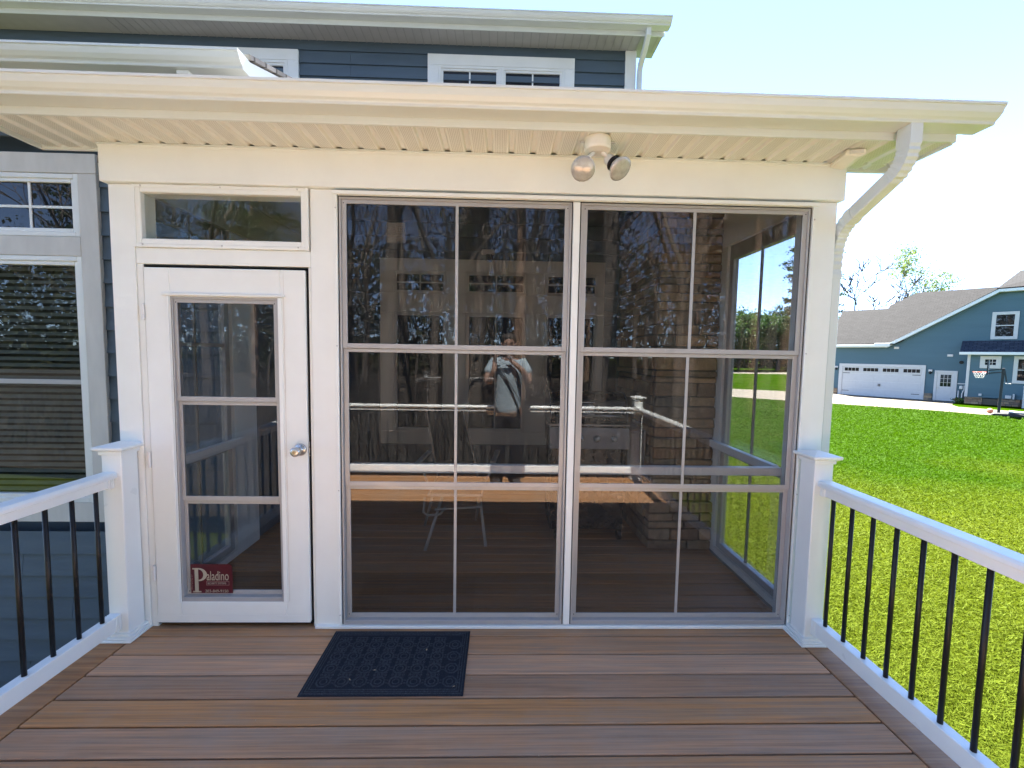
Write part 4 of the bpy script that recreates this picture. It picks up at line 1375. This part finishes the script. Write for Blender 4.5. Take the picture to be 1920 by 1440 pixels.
MB().prism([(BO - .36, 3.04), (-.015, 3.72), (-.015, 3.80), (BO - .40, 3.10)], 'x', 6.08, 13).build('lean_to_roof', DSHING, nh)
nbox('lean_to_fascia', 6.06, 13, BO - .42, BO - .37, 2.94, 3.10, CREAM)
nbox('lean_to_soffit', 6.08, 13, BO - .36, BO - .0, 2.95, 2.98, CREAM, 0)
MB().box(6.98, 7.10, BO - .12, BO - .05, .52, .64).build('outlet_box', NWHITE, nh)
MB().box(8.02, 8.25, BO - .12, BO - .05, .45, .62).build('outlet_box', NWHITE, nh)
MB().box(8.30, 8.37, BO - .16, BO - .05, .42, .72).build('outlet_box', NWHITE, nh)
# meters and pipes between door and bump-out
MB().box(6.02, 6.40, -.10, -.016, 1.12, 1.18).build('meter_shelf', NWHITE, nh)
MB().tube([(6.10, -.12, .0), (6.10, -.12, .72)], .035, 8).build('pipe', NWHITE, nh)
MB().tube([(6.26, -.12, .12), (6.26, -.12, .55), (6.33, -.12, .8), (6.33, -.12, 1.05)], .03, 8).build('pipe', TRIMG, nh)
MB().box(6.12, 6.28, -.18, -.02, .82, 1.02).build('meter', TRIMG, nh, bevel=.02)
# roofs
def slab(name, pts, th, mat):
    n_ = len(pts)
    return MB().add([p for p in pts] + [(p[0], p[1], p[2] + th) for p in pts],
        [tuple(reversed(range(n_))), tuple(range(n_, 2 * n_))] + [(k_, (k_ + 1) % n_, n_ + (k_ + 1) % n_, n_ + k_) for k_ in range(n_)]).build(name, mat, nh)
NSH = shingle_mat('weathered_grey_shingle', (.0062, .0062, .0072), (.0108, .0108, .0120))
sl = (7.60 - 3.58) / 6.4
def zr(off): return 3.58 + (off + .4) * sl
slab('roof', [(-.75, -.4, zr(-.4)), (2.9, -.4, zr(-.4)), (8.6, 4.45, zr(4.45)), (8.6, 6.0, zr(6.0)), (3.18, 6.0, zr(6.0)), (1.86, 4.45, zr(4.45)), (1.80, 4.0, zr(4.0)), (-.96, 4.0, zr(4.0))], .06, NSH)
slab('roof', [(-.96, 4.0, zr(4.0) - .01), (1.8, 4.0, zr(4.0) - .01), (1.8, 9.5, 2.9), (-.96, 9.5, 2.9)], .05, NSH)
slab('roof', [(3.18, 6.0, zr(6) - .01), (10, 6.0, zr(6) - .01), (10, 12, 3.8), (3.18, 12, 3.8)], .05, NSH)
# cross gable: left slope and rake trim
slab('roof', [(2.62, -.35, 3.56), (7.42, -.35, 6.80), (7.42, 5.2, 6.80), (2.62, -.1, 3.56)], .06, NSH)
slab('roof', [(7.30, -.40, 6.78), (13, -.40, 6.86), (13, 4.0, 9.1), (8.1, 3.0, 8.15)], .06, NSH)
m = MB(); dv = Vector((4.80, 0, 3.24)).normalized()
MB().add([(2.55, -.38, 3.38), (7.40, -.38, 6.60), (7.40, -.38, 6.80), (2.55, -.38, 3.58), (2.55, -.02, 3.38), (7.40, -.02, 6.60), (7.40, -.02, 6.80), (2.55, -.02, 3.58)],
    [(0, 1, 2, 3), (7, 6, 5, 4), (0, 4, 5, 1), (1, 5, 6, 2), (2, 6, 7, 3), (3, 7, 4, 0)]).build('rake_board', CREAM, nh)
nbox('rake_board', 7.40, 13, -.40, -.02, 6.62, 6.79, CREAM)
nbox('gutter', -.70, 2.75, -.50, -.40, 3.44, 3.58, CREAM)
nbox('fascia', -.66, 2.62, -.399, -.02, 3.40, 3.44, CREAM, 0)
MB().box(1.95, 2.75, -.52, -.36, 3.56, 3.68).build('gutter_return', CREAM, nh, bevel=.01)

# driveway and streets
def sheet(name, pts, z, label, mat=CONC):
    o = MB().add([(p[0], p[1], z) for p in pts], [tuple(range(len(pts)))]).build(name, mat)
    return tag(o, label, name, kind='structure')
def nl(s, off, z=0):  # neighbour-local to world
    return NA + Vector((.6233 * s - .782 * off, -.782 * s - .6233 * off, z))
pts = [nl(-1.2, .0), nl(6.05, .0), nl(6.05, 3.0), nl(6.4, 4.2), nl(10.5, 4.6), nl(10.5, 8.2), nl(5.6, 7.9), nl(-1.0, 9.3), nl(-14, 12.5), nl(-40, 18), nl(-40, 9.5), nl(-14, 5.5)]
sheet('driveway', pts, GZ + .004, 'pale concrete driveway in front of the white garage door')
sheet('road', [(-60, 66, 0), (200, 66, 0), (200, 75, 0), (-60, 75, 0)], GZ + .005, 'far pale road across the lawn')
jm = simple('joint_dark', (.20, .19, .17), .9)
for s_ in (1.6, 6.0):
    a = nl(s_, .1, .0055); b = nl(s_ - 1.4, 8.3, .0055); t_ = Vector((.02, -.02, 0))
    o = MB().add([a - t_, a + t_, b + t_, b - t_], [(0, 1, 2, 3)]).build('driveway_joint', jm)
    tag(o, 'dark expansion joint across the pale driveway, %s' % ('in front of the garage door' if s_ < 3 else 'in front of the side door'), 'joint', kind='structure')

# planter with flowers by the side door
pl = thing('flower_bed', 'small clump of orange flowers beside the white side door', 'plant', nl(6.2, .45))
rg = np.random.default_rng(2)
def clump(n, c, r_, s, rng_):
    p = c + rng_.standard_normal((n, 1, 3)) * np.array(r_)
    d = rng_.standard_normal((n, 3, 3)) * s
    return p + d
cc = np.array(nl(6.2, .45, .12))
link('foliage', np_mesh('foliage', clump(260, cc, (.12, .12, .08), .05, rg), 3, simple('bed_green', (.05, .11, .02), .7, var=.3, scale=30)), None, pl)
link('flowers', np_mesh('flowers', clump(120, cc + np.array([0, 0, .06]), (.12, .12, .05), .03, rg), 3, simple('orange_petals', (.45, .12, .04), .6, var=.3, scale=30)), None, pl)

# white garden fence post beside the bump-out
fp = thing('vinyl_fence', 'white vinyl fence panel standing beside the neighbouring house', 'fence', nl(8.75, 1.6), local=True, rz=NR)
MB().box(-.08, .08, -.08, .08, 0, 1.15).build('post', NWHITE, fp, bevel=.01)
MB().box(-.1, .1, -.1, .1, 1.15, 1.2).build('post_cap', NWHITE, fp, bevel=.01)
for i in range(10):
    MB().box(.1 + .15 * i, .235 + .15 * i, -.02, .02, .06, 1.0).build('picket', NWHITE, fp)
MB().box(.085, 1.6, -.03, .03, .96, 1.05).build('rail', NWHITE, fp)

# ------------------------------------------------------------------ basketball hoop
hp = thing('basketball_hoop', 'portable basketball hoop with dark pole and side-on backboard on the driveway', 'basketball hoop', nl(7.95, 7.7), local=True, rz=NR)
POLE = simple('navy_pole', (.02, .022, .032), .4)
MB().bar((0, 0, .1), (.03, 0, 2.24), .10, .10).build('pole', POLE, hp, bevel=.01)
MB().prism([(-.28, 0), (.95, 0), (.95, .10), (.6, .16), (-.15, .12)], 'y', -.40, .40).build('base', simple('black_base', (.02, .02, .022), .5), hp, bevel=.02)
MB().box(.3, .8, -.25, .25, .162, .24).build('sandbag', NWHITE, hp, bevel=.05, seg=2)
MB().bar((.08, -.05, 2.20), (-.45, -.05, 2.12), .035, .045).build('arm', POLE, hp)
MB().bar((.05, .05, 2.05), (-.45, .05, 1.98), .035, .045).build('arm', POLE, hp)
MB().box(-.475, -.44, -.55, .55, 1.93, 2.62).build('backboard', simple('backboard_clear', (.50, .52, .54), .2), hp, bevel=.006)
fm = MB()
for (y0, y1, z0, z1) in ((-.56, -.53, 1.92, 2.63), (.53, .56, 1.92, 2.63), (-.53, .53, 1.92, 1.95), (-.53, .53, 2.60, 2.63)):
    fm.box(-.482, -.433, y0, y1, z0, z1)
fm.build('backboard_frame', POLE, hp)
ring = [(-.72 + .228 * math.cos(R(t)), .228 * math.sin(R(t)), 2.03) for t in range(0, 361, 20)]
MB().tube(ring, .012, 8).build('rim', simple('orange_rim', (.50, .07, .03), .4), hp, smooth=True)
nm_ = MB()
for i in range(12):
    t0, t1 = R(30 * i), R(30 * i + 30)
    for s in (1, -1):
        pth = []
        for k_ in range(4):
            rr2 = .225 - .035 * k_; tt = t0 + s * R(15) * k_
            pth.append((-.72 + rr2 * math.cos(tt), rr2 * math.sin(tt), 2.02 - .095 * k_))
        nm_.tube(pth, .008, 4)
nm_.build('net', NWHITE, hp)
MB().bar((.06, 0, 2.16), (.16, 0, 1.60), .05, .05).build('lift_strut', POLE, hp)
MB().tube([(.12, 0, 1.52), (.30, 0, 1.52)], .02, 8).build('crank', NWHITE, hp)
bl = MB()
prof_b = [(.12 * math.sin(R(a)), -.12 * math.cos(R(a))) for a in range(4, 180, 12)]
bl.lathe(prof_b, (0, 0, 0), (0, 0, 1), 20)
bo_ = bl.build('basketball', simple('faded_ball', (.52, .20, .12), .6), None, smooth=True)
bo_.location = Vector((24.08, 17.91, GZ + .125))
tag(bo_, 'faded orange basketball lying on the driveway by the hoop', 'basketball')
# ------------------------------------------------------------------ trees
def bark_mat(name, a, b):
    m, n, l = new_mat(name)
    p, o = principled(n, l, .95, .1)
    vec = coords(n, l, (1, 1, .22))
    f = noise(n, l, vec, 16, 7, .7)
    l.new(ramp(n, l, f, [(.3, a), (.7, b)]), p.inputs['Base Color'])
    bump(n, l, p, f, .9, .05)
    return m
BARK = bark_mat('grey_brown_bark', (.05, .043, .036), (.16, .138, .118))
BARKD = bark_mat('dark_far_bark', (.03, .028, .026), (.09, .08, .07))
PBARK = bark_mat('pine_bark', (.10, .065, .045), (.28, .19, .135))
def leaf_mat(name, stops, trans=.35):
    m, n, l = new_mat(name)
    p, o = principled(n, l, .6, .2)
    c = ramp(n, l, noise(n, l, coords(n, l), 1.1, 5, .7), stops)
    l.new(c, p.inputs['Base Color'])
    t = n.new('ShaderNodeBsdfTranslucent'); l.new(c, t.inputs[0])
    mx = n.new('ShaderNodeMixShader'); mx.inputs[0].default_value = trans
    l.new(p.outputs[0], mx.inputs[1]); l.new(t.outputs[0], mx.inputs[2]); l.new(mx.outputs[0], o.inputs['Surface'])
    return m
LEAF_S = leaf_mat('spring_leaves', [(.3, (.06, .10, .02)), (.5, (.12, .17, .03)), (.7, (.20, .23, .06))])
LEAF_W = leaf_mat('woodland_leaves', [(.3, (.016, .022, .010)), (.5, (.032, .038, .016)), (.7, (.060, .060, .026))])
LEAF_D = leaf_mat('dark_leaves', [(.3, (.025, .055, .012)), (.6, (.06, .11, .025)), (.75, (.10, .15, .04))])
NEEDLE = leaf_mat('pine_needles', [(.3, (.016, .035, .012)), (.6, (.035, .065, .022)), (.75, (.06, .09, .03))], .15)
BUDS = leaf_mat('red_buds', [(.3, (.14, .09, .06)), (.7, (.24, .17, .10))], .3)

def grow(rng, base, d, length, rad, depth, segs, tips, spread=.6, up=.12, minr=.01, kids=(2, 4)):
    p = Vector(base); d = Vector(d).normalized()
    n = 4 if depth > 1 else 3
    pts, rs_ = [p.copy()], [rad]
    for i in range(n):
        d = (d + Vector((rng.gauss(0, .12), rng.gauss(0, .12), rng.gauss(0, .06) + up * .3))).normalized()
        p = p + d * length / n
        pts.append(p.copy()); rs_.append(max(minr * .6, rad * (1 - .55 * (i + 1) / n)))
    segs.append((pts, rs_))
    if depth == 0:
        tips.append((pts[-1], d)); tips.append((pts[-2], d)); return
    for k_ in range(rng.randint(*kids)):
        j = rng.randint(max(1, n - 2), n)
        a = rng.uniform(0, 2 * math.pi)
        u = d.cross(Vector((.3, .2, 1))).normalized(); w = d.cross(u)
        nd = (d + (u * math.cos(a) + w * math.sin(a)) * rng.uniform(.5, 1.1) * spread * 1.5 + Vector((0, 0, up))).normalized()
        grow(rng, pts[j], nd, length * rng.uniform(.55, .8), max(minr, rs_[j] * .62), depth - 1, segs, tips, spread, up, minr, kids)

def leaf_cloud(rng_, tips, per, sig, size):
    t = np.array([tuple(a[0]) for a in tips])
    n = len(t) * per
    c = np.repeat(t, per, 0) + rng_.standard_normal((n, 3)) * np.array(sig)
    a = rng_.standard_normal((n, 3)); a /= np.linalg.norm(a, axis=1)[:, None]
    b = rng_.standard_normal((n, 3)); b -= a * (a * b).sum(1)[:, None]; b /= np.linalg.norm(b, axis=1)[:, None]
    s = size * (.6 + .8 * rng_.random((n, 1)))
    return np.stack([c - a * s, c + b * s * .5, c + a * s, c - b * s * .5], 1)

def deciduous(name, label, cat, seed, h, r, depth=4, per=14, sig=(.35, .35, .3), size=.09, leaf=LEAF_S, bark=BARK, bare=.45, spread=.55, lean=(0, 0), group=None, kids=(2, 4), minr=.012):
    rng = random.Random(seed); rn = np.random.default_rng(seed)
    t = thing(name, label, cat, (0, 0, 0), group, local=True)
    segs, tips = [], []
    pts = []; rad = []
    p = Vector((0, 0, -.2)); d = Vector((lean[0], lean[1], 1)).normalized()
    n = 7; th = h * bare
    for i in range(n + 1):
        pts.append(p.copy()); rad.append(r * (1.25 if i == 0 else 1 - .4 * i / n))
        d = (d + Vector((rng.gauss(0, .03), rng.gauss(0, .03), 0))).normalized(); p = p + d * (th / n)
    segs.append((pts, rad))
    for k_ in range(rng.randint(3, 4)):
        a = k_ * 2.2 + rng.uniform(0, .8)
        nd = Vector((math.cos(a) * spread, math.sin(a) * spread, 1)) + Vector((lean[0], lean[1], 0))
        grow(rng, pts[-1 - (k_ % 3)], nd, h * (1 - bare) * .5, rad[-1] * .7, depth - 1, segs, tips, spread, .18, minr, kids)
    m = MB()
    for i, (ps, rs_) in enumerate(segs):
        m.tube(ps, rs_, 9 if i == 0 else (6 if rs_[0] > .05 else 4), cap=False)
    m.build('trunk', bark, t, smooth=True)
    if per:
        link('crown', np_mesh('crown', leaf_cloud(rn, tips, per, sig, size), 4, leaf), None, t)
    return t

def pine(name, label, cat, seed, h, r, start=.45, per=34, group=None, blen=2.6):
    rng = random.Random(seed); rn = np.random.default_rng(seed)
    t = thing(name, label, cat, (0, 0, 0), group, local=True)
    m = MB(); tips = []
    n = 10
    pts = [Vector((rng.gauss(0, .05), rng.gauss(0, .05), -.2 + (h + .2) * i / n)) for i in range(n + 1)]
    m.tube(pts, [max(.02, r * (1 - .9 * i / n)) for i in range(n + 1)], 9, cap=False)
    z = h * start
    while z < h * .98:
        f = 1 - (z - h * start) / (h * (1 - start))
        for k_ in range(rng.randint(3, 5)):
            a = rng.uniform(0, 2 * math.pi); L = blen * (.35 + .65 * f) * rng.uniform(.6, 1.1)
            b = [Vector((0, 0, z))]
            for q in range(1, 4):
                b.append(Vector((math.cos(a) * L * q / 3, math.sin(a) * L * q / 3, z + .12 * L * q / 3 - .05 * q * q * .3 + rng.gauss(0, .06))))
            m.tube(b, [.045 * f + .015, .035 * f + .01, .02, .008], 4, cap=False)
            for q in (1, 2, 3):
                tips.append((b[q], None))
                tips.append((b[q] + Vector((rng.gauss(0, .3), rng.gauss(0, .3), .08)), None))
        z += rng.uniform(.35, .8)
    m.build('trunk', PBARK, t, smooth=True)
    link('crown', np_mesh('crown', leaf_cloud(rn, tips, per, (.26, .26, .13), .11), 4, NEEDLE), None, t)
    return t

def place(t, loc, rz=0, sc=1.0):
    t.location = loc; t.rotation_euler = (0, 0, rz); t.scale = (sc, sc, sc)

# trees standing beyond the neighbour's roof
tb = deciduous('bare_tree', 'thin nearly bare spring tree beyond the shingle roof', 'tree', 21, 17.5, .20, depth=5, per=3, sig=(.5, .5, .4), size=.10, leaf=BUDS, bark=BARKD, bare=.40, spread=.62, kids=(2, 3), minr=.06)
place(tb, (53.5, 60, GZ), 1.1)
tg = deciduous('leafy_tree', 'tall leaning tree with fresh green leaves beyond the shingle roof', 'tree', 8, 19.5, .30, depth=5, per=17, sig=(.75, .75, .6), size=.15, leaf=LEAF_S, bark=BARKD, bare=.42, spread=.5, lean=(.10, 0), kids=(2, 3), minr=.03)
place(tg, (60.3, 60, GZ), .4)
tp = pine('pine_tree', 'dark pine standing behind the garage end of the blue neighbouring house', 'pine tree', 13, 19.0, .36, .36, 46, blen=3.4)
place(tp, (34.3, 45, GZ), .7)

# broad trees on the far edge of the lawn
FAR = 'far trees along the road'
ft = deciduous('broad_tree', 'broad dark green tree along the far edge of the lawn', 'tree', 31, 11.5, .28, depth=4, per=42, sig=(.85, .85, .7), size=.26, leaf=LEAF_D, bare=.18, spread=.8, group=FAR, kids=(3, 4))
ft2 = deciduous('broad_tree', 'broad yellow-green tree along the far edge of the lawn', 'tree', 33, 11.0, .26, depth=4, per=36, sig=(.8, .8, .7), size=.25, leaf=LEAF_S, bare=.18, spread=.8, group='far pale trees along the road', kids=(3, 4))
rt = random.Random(9)
xs = np.linspace(-30, 92, 22)
first = [True, True]
for i, x in enumerate(xs):
    w = 1 if i % 4 == 2 else 0
    src = (ft, ft2)[w]
    loc = (float(x) + rt.uniform(-2, 2), 88 + rt.uniform(-5, 8), GZ); rz = rt.uniform(0, 6); s = rt.uniform(.85, 1.15)
    if first[w]:
        place(src, loc, rz, s); first[w] = False
    else:
        dup_tree(src, loc, rz, s)
# solid woodland mass behind them
rn = np.random.default_rng(77)
n = 26000
cx = rn.uniform(-90, 150, n); cy = rn.uniform(104, 112, n); cz = GZ + rn.random(n) ** .8 * (7.5 + 2.2 * np.sin(cx * .31) + 1.3 * np.sin(cx * .83 + 1))
ctr = np.stack([cx, cy, cz], 1)[:, None, :]
woods = link('woods', np_mesh('woods', ctr + rn.standard_normal((n, 4, 3)) * .55, 4, LEAF_D), None)
tag(woods, 'dense distant woodland behind the road', 'woods', kind='stuff')

# woodland behind the deck, which the porch glass mirrors
protos = [
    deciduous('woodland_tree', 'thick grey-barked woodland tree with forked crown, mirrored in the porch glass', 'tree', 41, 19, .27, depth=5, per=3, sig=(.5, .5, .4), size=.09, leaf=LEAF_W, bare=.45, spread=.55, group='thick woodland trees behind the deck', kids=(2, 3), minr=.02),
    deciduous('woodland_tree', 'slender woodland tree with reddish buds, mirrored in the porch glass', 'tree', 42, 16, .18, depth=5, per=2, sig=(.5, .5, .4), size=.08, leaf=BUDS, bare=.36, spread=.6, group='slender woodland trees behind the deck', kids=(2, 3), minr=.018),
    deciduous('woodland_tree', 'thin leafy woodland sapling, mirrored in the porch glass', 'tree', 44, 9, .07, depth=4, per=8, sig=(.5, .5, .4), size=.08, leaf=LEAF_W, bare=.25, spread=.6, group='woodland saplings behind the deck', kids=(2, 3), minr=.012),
]
pp = pine('woodland_pine', 'tall woodland pine mirrored in the porch glass', 'pine tree', 45, 19, .24, .45, 26, group='woodland pines behind the deck')
rt = random.Random(17)
used = [False] * 4
spots = [(-3.1, -9.2, 0), (2.9, -10.5, 0), (0.6, -12.2, 3), (4.9, -9.4, 1), (-1.0, -13.5, 0), (1.9, -15.0, 1), (6.4, -12.4, 0), (-5.6, -12.5, 0), (-2.1, -11.0, 1), (4.0, -14.2, 3)]
for i in range(84):
    y = -13 - 29 * rt.random()
    spots.append((rt.uniform(-1, 1) * (8 + .75 * abs(y)), y, rt.choice([0, 0, 1, 1, 2, 2, 3])))
for x, y, k_ in spots:
    src = (protos + [pp])[k_]
    loc = (x, y, GZ); rz = rt.uniform(0, 6); s = rt.uniform(.85, 1.2)
    if not used[k_]:
        place(src, loc, rz, s); used[k_] = True
    else:
        dup_tree(src, loc, rz, s)
n = 60000
cx = rn.uniform(-70, 70, n); cy = rn.uniform(-60, -44, n); cz = GZ + rn.random(n) ** 1.7 * 15
ctr = np.stack([cx, cy, cz], 1)[:, None, :]
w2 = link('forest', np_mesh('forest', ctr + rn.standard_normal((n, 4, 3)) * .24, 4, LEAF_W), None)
tag(w2, 'deep woodland mass far behind the deck', 'forest', kind='stuff')
# twiggy undergrowth between the trunks
n = 26000
cx = rn.uniform(-30, 30, n); cy = -6.5 - 22 * rn.random(n) ** 1.3; hh = .5 + .5 * np.sin(cx * .9) * np.sin(cy * .7)
base = np.stack([cx, cy, np.full(n, GZ + .02)], 1)
tip = base + np.stack([rn.standard_normal(n) * .3, rn.standard_normal(n) * .3, .25 + 1.15 * rn.random(n) * (.35 + hh)], 1)
off = np.stack([.012 + .014 * rn.random(n), np.zeros(n), np.zeros(n)], 1)
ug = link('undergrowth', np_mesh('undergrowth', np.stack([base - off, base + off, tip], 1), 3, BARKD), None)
tag(ug, 'brown twiggy undergrowth between the woodland trunks', 'undergrowth', kind='stuff')

# ------------------------------------------------------------------ the photographer, seen as a reflection
PX, PY = .085, -2.60
per_ = thing('person', 'person in pale blue tee and dark trousers photographing the porch, mirrored in glass', 'person', (PX, PY, 0))
SKIN = simple('skin', (.26, .155, .115), .55, .3, var=.08, scale=12)
SHIRT = simple('pale_blue_tee', (.30, .37, .42), .85, .15, var=.06, scale=8, bmp=.3, bscale=20)
SHORT = simple('dark_trouser_cloth', (.025, .025, .028), .85, .15, var=.1, scale=8, bmp=.3, bscale=20)
def skin_obj(name, chains, mat, parent, sub=2, extra=None):
    """chains: list of [(pos, rx, ry), ...]; the first vertex of later chains joins the nearest existing vertex"""
    vs, es, rd = [], [], []
    for ch_ in chains:
        start = 0
        prev = None
        for i, (p, rx, ry) in enumerate(ch_):
            if i == 0 and vs:
                dist = [(Vector(v) - Vector(p)).length for v in vs]
                j = min(range(len(dist)), key=lambda q: dist[q])
                if dist[j] < .012:
                    prev = j; continue
            vs.append(p); rd.append((rx, ry))
            if prev is not None: es.append((prev, len(vs) - 1))
            prev = len(vs) - 1
    me = bpy.data.meshes.new(name); me.from_pydata(vs, es, [])
    o = bpy.data.objects.new(name, me); COL.objects.link(o)
    o.modifiers.new('skin', 'SKIN').use_smooth_shade = True
    for i, r_ in enumerate(rd):
        me.skin_vertices[0].data[i].radius = r_
    me.skin_vertices[0].data[0].use_root = True
    sb = o.modifiers.new('sub', 'SUBSURF'); sb.levels = sub; sb.render_levels = sub
    bpy.context.view_layer.update()
    dg = bpy.context.evaluated_depsgraph_get()
    m2 = bpy.data.meshes.new_from_object(o.evaluated_get(dg))
    bpy.data.objects.remove(o, do_unlink=True)
    if extra is not None:
        bm = bmesh.new(); bm.from_mesh(m2); bm.from_mesh(extra); bm.to_mesh(m2); bm.free()
    m2.materials.clear(); m2.materials.append(mat)
    m2.polygons.foreach_set('use_smooth', [True] * len(m2.polygons))
    return link(name, m2, None, parent) if mat is None else link(name, m2, mat, parent)
def P3(x, y, z): return (PX + x, PY + y, z * 1.035)
pel = P3(0, -.02, .95)
HXR, HXL = .075, -.075           # hands hold the phone at the sides
ph = (0.02 - PX, CAM_Y - .035 - PY)  # phone position relative to the body
def fingers(side):
    """four fingers and a thumb wrapped round the phone edge"""
    m = MB(); cx = ph[0] + side * .062; cy = ph[1] - .012; cz = 1.503
    for i, (L, dz) in enumerate(((.066, .028), (.072, .010), (.068, -.008), (.056, -.025))):
        b = Vector(P3(cx + side * .022, cy - .030, cz + dz))
        k1 = Vector(P3(cx + side * .030, cy + .004, cz + dz + .004))
        k2 = Vector(P3(cx + side * .008, cy + .020, cz + dz + .006))
        tip = Vector(P3(cx - side * (L - .050), cy + .020, cz + dz + .004))
        m.tube([b, k1, k2, tip], [.0095, .009, .008, .006], 8)
    m.tube([P3(cx + side * .020, cy - .034, cz - .02), P3(cx + side * .004, cy - .036, cz + .01), P3(cx - side * .022, cy - .030, cz + .025)], [.011, .010, .007], 8)
    return m
fm = fingers(1); f2 = fingers(-1); fm.add(f2.v, f2.f)
sho_z = 1.42
body = [
    [(pel, .12, .085), (P3(0, -.01, 1.10), .125, .085), (P3(0, 0, 1.28), .15, .10), (P3(0, -.01, 1.40), .12, .09), (P3(0, .005, 1.47), .055, .055), (P3(0, .03, 1.535), .068, .080), (P3(0, .04, 1.60), .076, .095), (P3(0, .035, 1.67), .074, .092), (P3(0, .025, 1.715), .045, .06)],
]
for s in (1, -1):
    body.append([(P3(0, -.01, 1.40), 0, 0), (P3(s * .17, -.02, sho_z), .062, .06), (P3(s * .235, .06, 1.28), .048, .048), (P3(s * .225, .13, 1.19), .042, .042), (P3(s * .16, .20, 1.34), .034, .034), (P3(ph[0] + s * .09, ph[1] - .07, 1.45), .026, .024), (P3(ph[0] + s * .082, ph[1] - .045, 1.497), .030, .018)])
    body.append([(pel, 0, 0), (P3(s * .095, -.02, .86), .098, .098), (P3(s * .105, -.01, .66), .075, .078), (P3(s * .11, 0, .49), .056, .058), (P3(s * .115, -.03, .34), .056, .058), (P3(s * .115, -.05, .12), .036, .038), (P3(s * .115, -.045, .055), .040, .045), (P3(s * .125, .07, .035), .040, .028), (P3(s * .13, .13, .028), .034, .022)])
skin_obj('body', body, SKIN, per_, 2, fm.mesh('fingers'))
shirt = [
    [(P3(0, -.018, .80), .172, .126), (P3(0, -.018, .92), .172, .126), (P3(0, -.01, 1.08), .168, .120), (P3(0, 0, 1.28), .182, .130), (P3(0, -.01, 1.405), .13, .098), (P3(0, 0, 1.44), .075, .07)],
]
for s in (1, -1):
    shirt.append([(P3(0, -.01, 1.405), 0, 0), (P3(s * .17, -.02, sho_z), .076, .074), (P3(s * .215, .03, 1.335), .070, .068), (P3(s * .235, .06, 1.28), .066, .064)])
skin_obj('tee_shirt', shirt, SHIRT, per_, 2)
trousers = [[(P3(0, -.015, 1.03), .150, .106), (pel, .160, .114), (P3(0, -.02, .90), .16, .116)]]
for s in (1, -1):
    trousers.append([(P3(0, -.02, .90), 0, 0), (P3(s * .098, -.02, .80), .112, .112), (P3(s * .108, -.01, .64), .098, .098), (P3(s * .112, -.005, .50), .088, .088), (P3(s * .115, -.03, .30), .080, .080), (P3(s * .115, -.045, .09), .070, .072)])
skin_obj('trousers', trousers, SHORT, per_, 2)
hair = MB()
for i in range(9):
    pass
prof_h = [(.088 * math.sin(R(a)) * 1.0, .088 * math.cos(R(a))) for a in range(100, 0, -12)]
hair.lathe(prof_h, P3(0, .022, 1.672), (0, -.35, 1), 20)
hair.build('hair', simple('dark_hair', (.03, .024, .02), .7), per_, smooth=True)
MB().add([P3(-.012, .125, 1.612), P3(.012, .125, 1.612), P3(0, .155, 1.605), P3(0, .128, 1.650)], [(0, 1, 2), (1, 3, 2), (3, 0, 2), (0, 3, 1)]).build('nose', SKIN, per_)
for s in (1, -1):
    MB().lathe([(.004, -.006), (.028, 0), (.024, .010), (.006, .014)], P3(s * .078, .03, 1.625), (s, 0, 0), 12).build('ear', SKIN, per_, smooth=True)
    MB().lathe([(.001, 0), (.011, .003), (.008, .007), (.001, .008)], P3(s * .030, .122, 1.640), (0, 1, 0), 12).build('eye', simple('eye_dark', (.05, .04, .035), .2), per_)
    m = MB().prism([(-.05, .0), (.20, .0), (.205, .03), (.12, .075), (-.02, .09), (-.055, .07)], 'x', -.045, .045)
    o = m.build('shoe', simple('dark_shoe', (.05, .045, .045), .6), None, bevel=.015, seg=2)
    o.location = Vector(P3(s * .12, -.045, .002)) - Vector(per_.location); o.parent = per_
MB().box(PX - .024, PX + .024, PY + .124, PY + .130, 1.632, 1.638).build('mouth', simple('lips', (.28, .12, .10), .5), per_)
# bag strap and bag
MB().bar(P3(-.11, .135, 1.40), P3(.15, .14, .98), .03, .008).build('bag_strap', SHORT, per_)
bag = MB().box(PX + .17, PX + .26, PY - .10, PY + .12, .78, 1.02).build('shoulder_bag', SHORT, per_, bevel=.02, seg=2)
phone = MB().box(.02 - .072, .02 + .072, CAM_Y - .043, CAM_Y - .035, 1.535, 1.605).build('phone', BLACKM, None, bevel=.004)
tag(phone, 'dark phone held up by the photographer at chin height', 'phone')
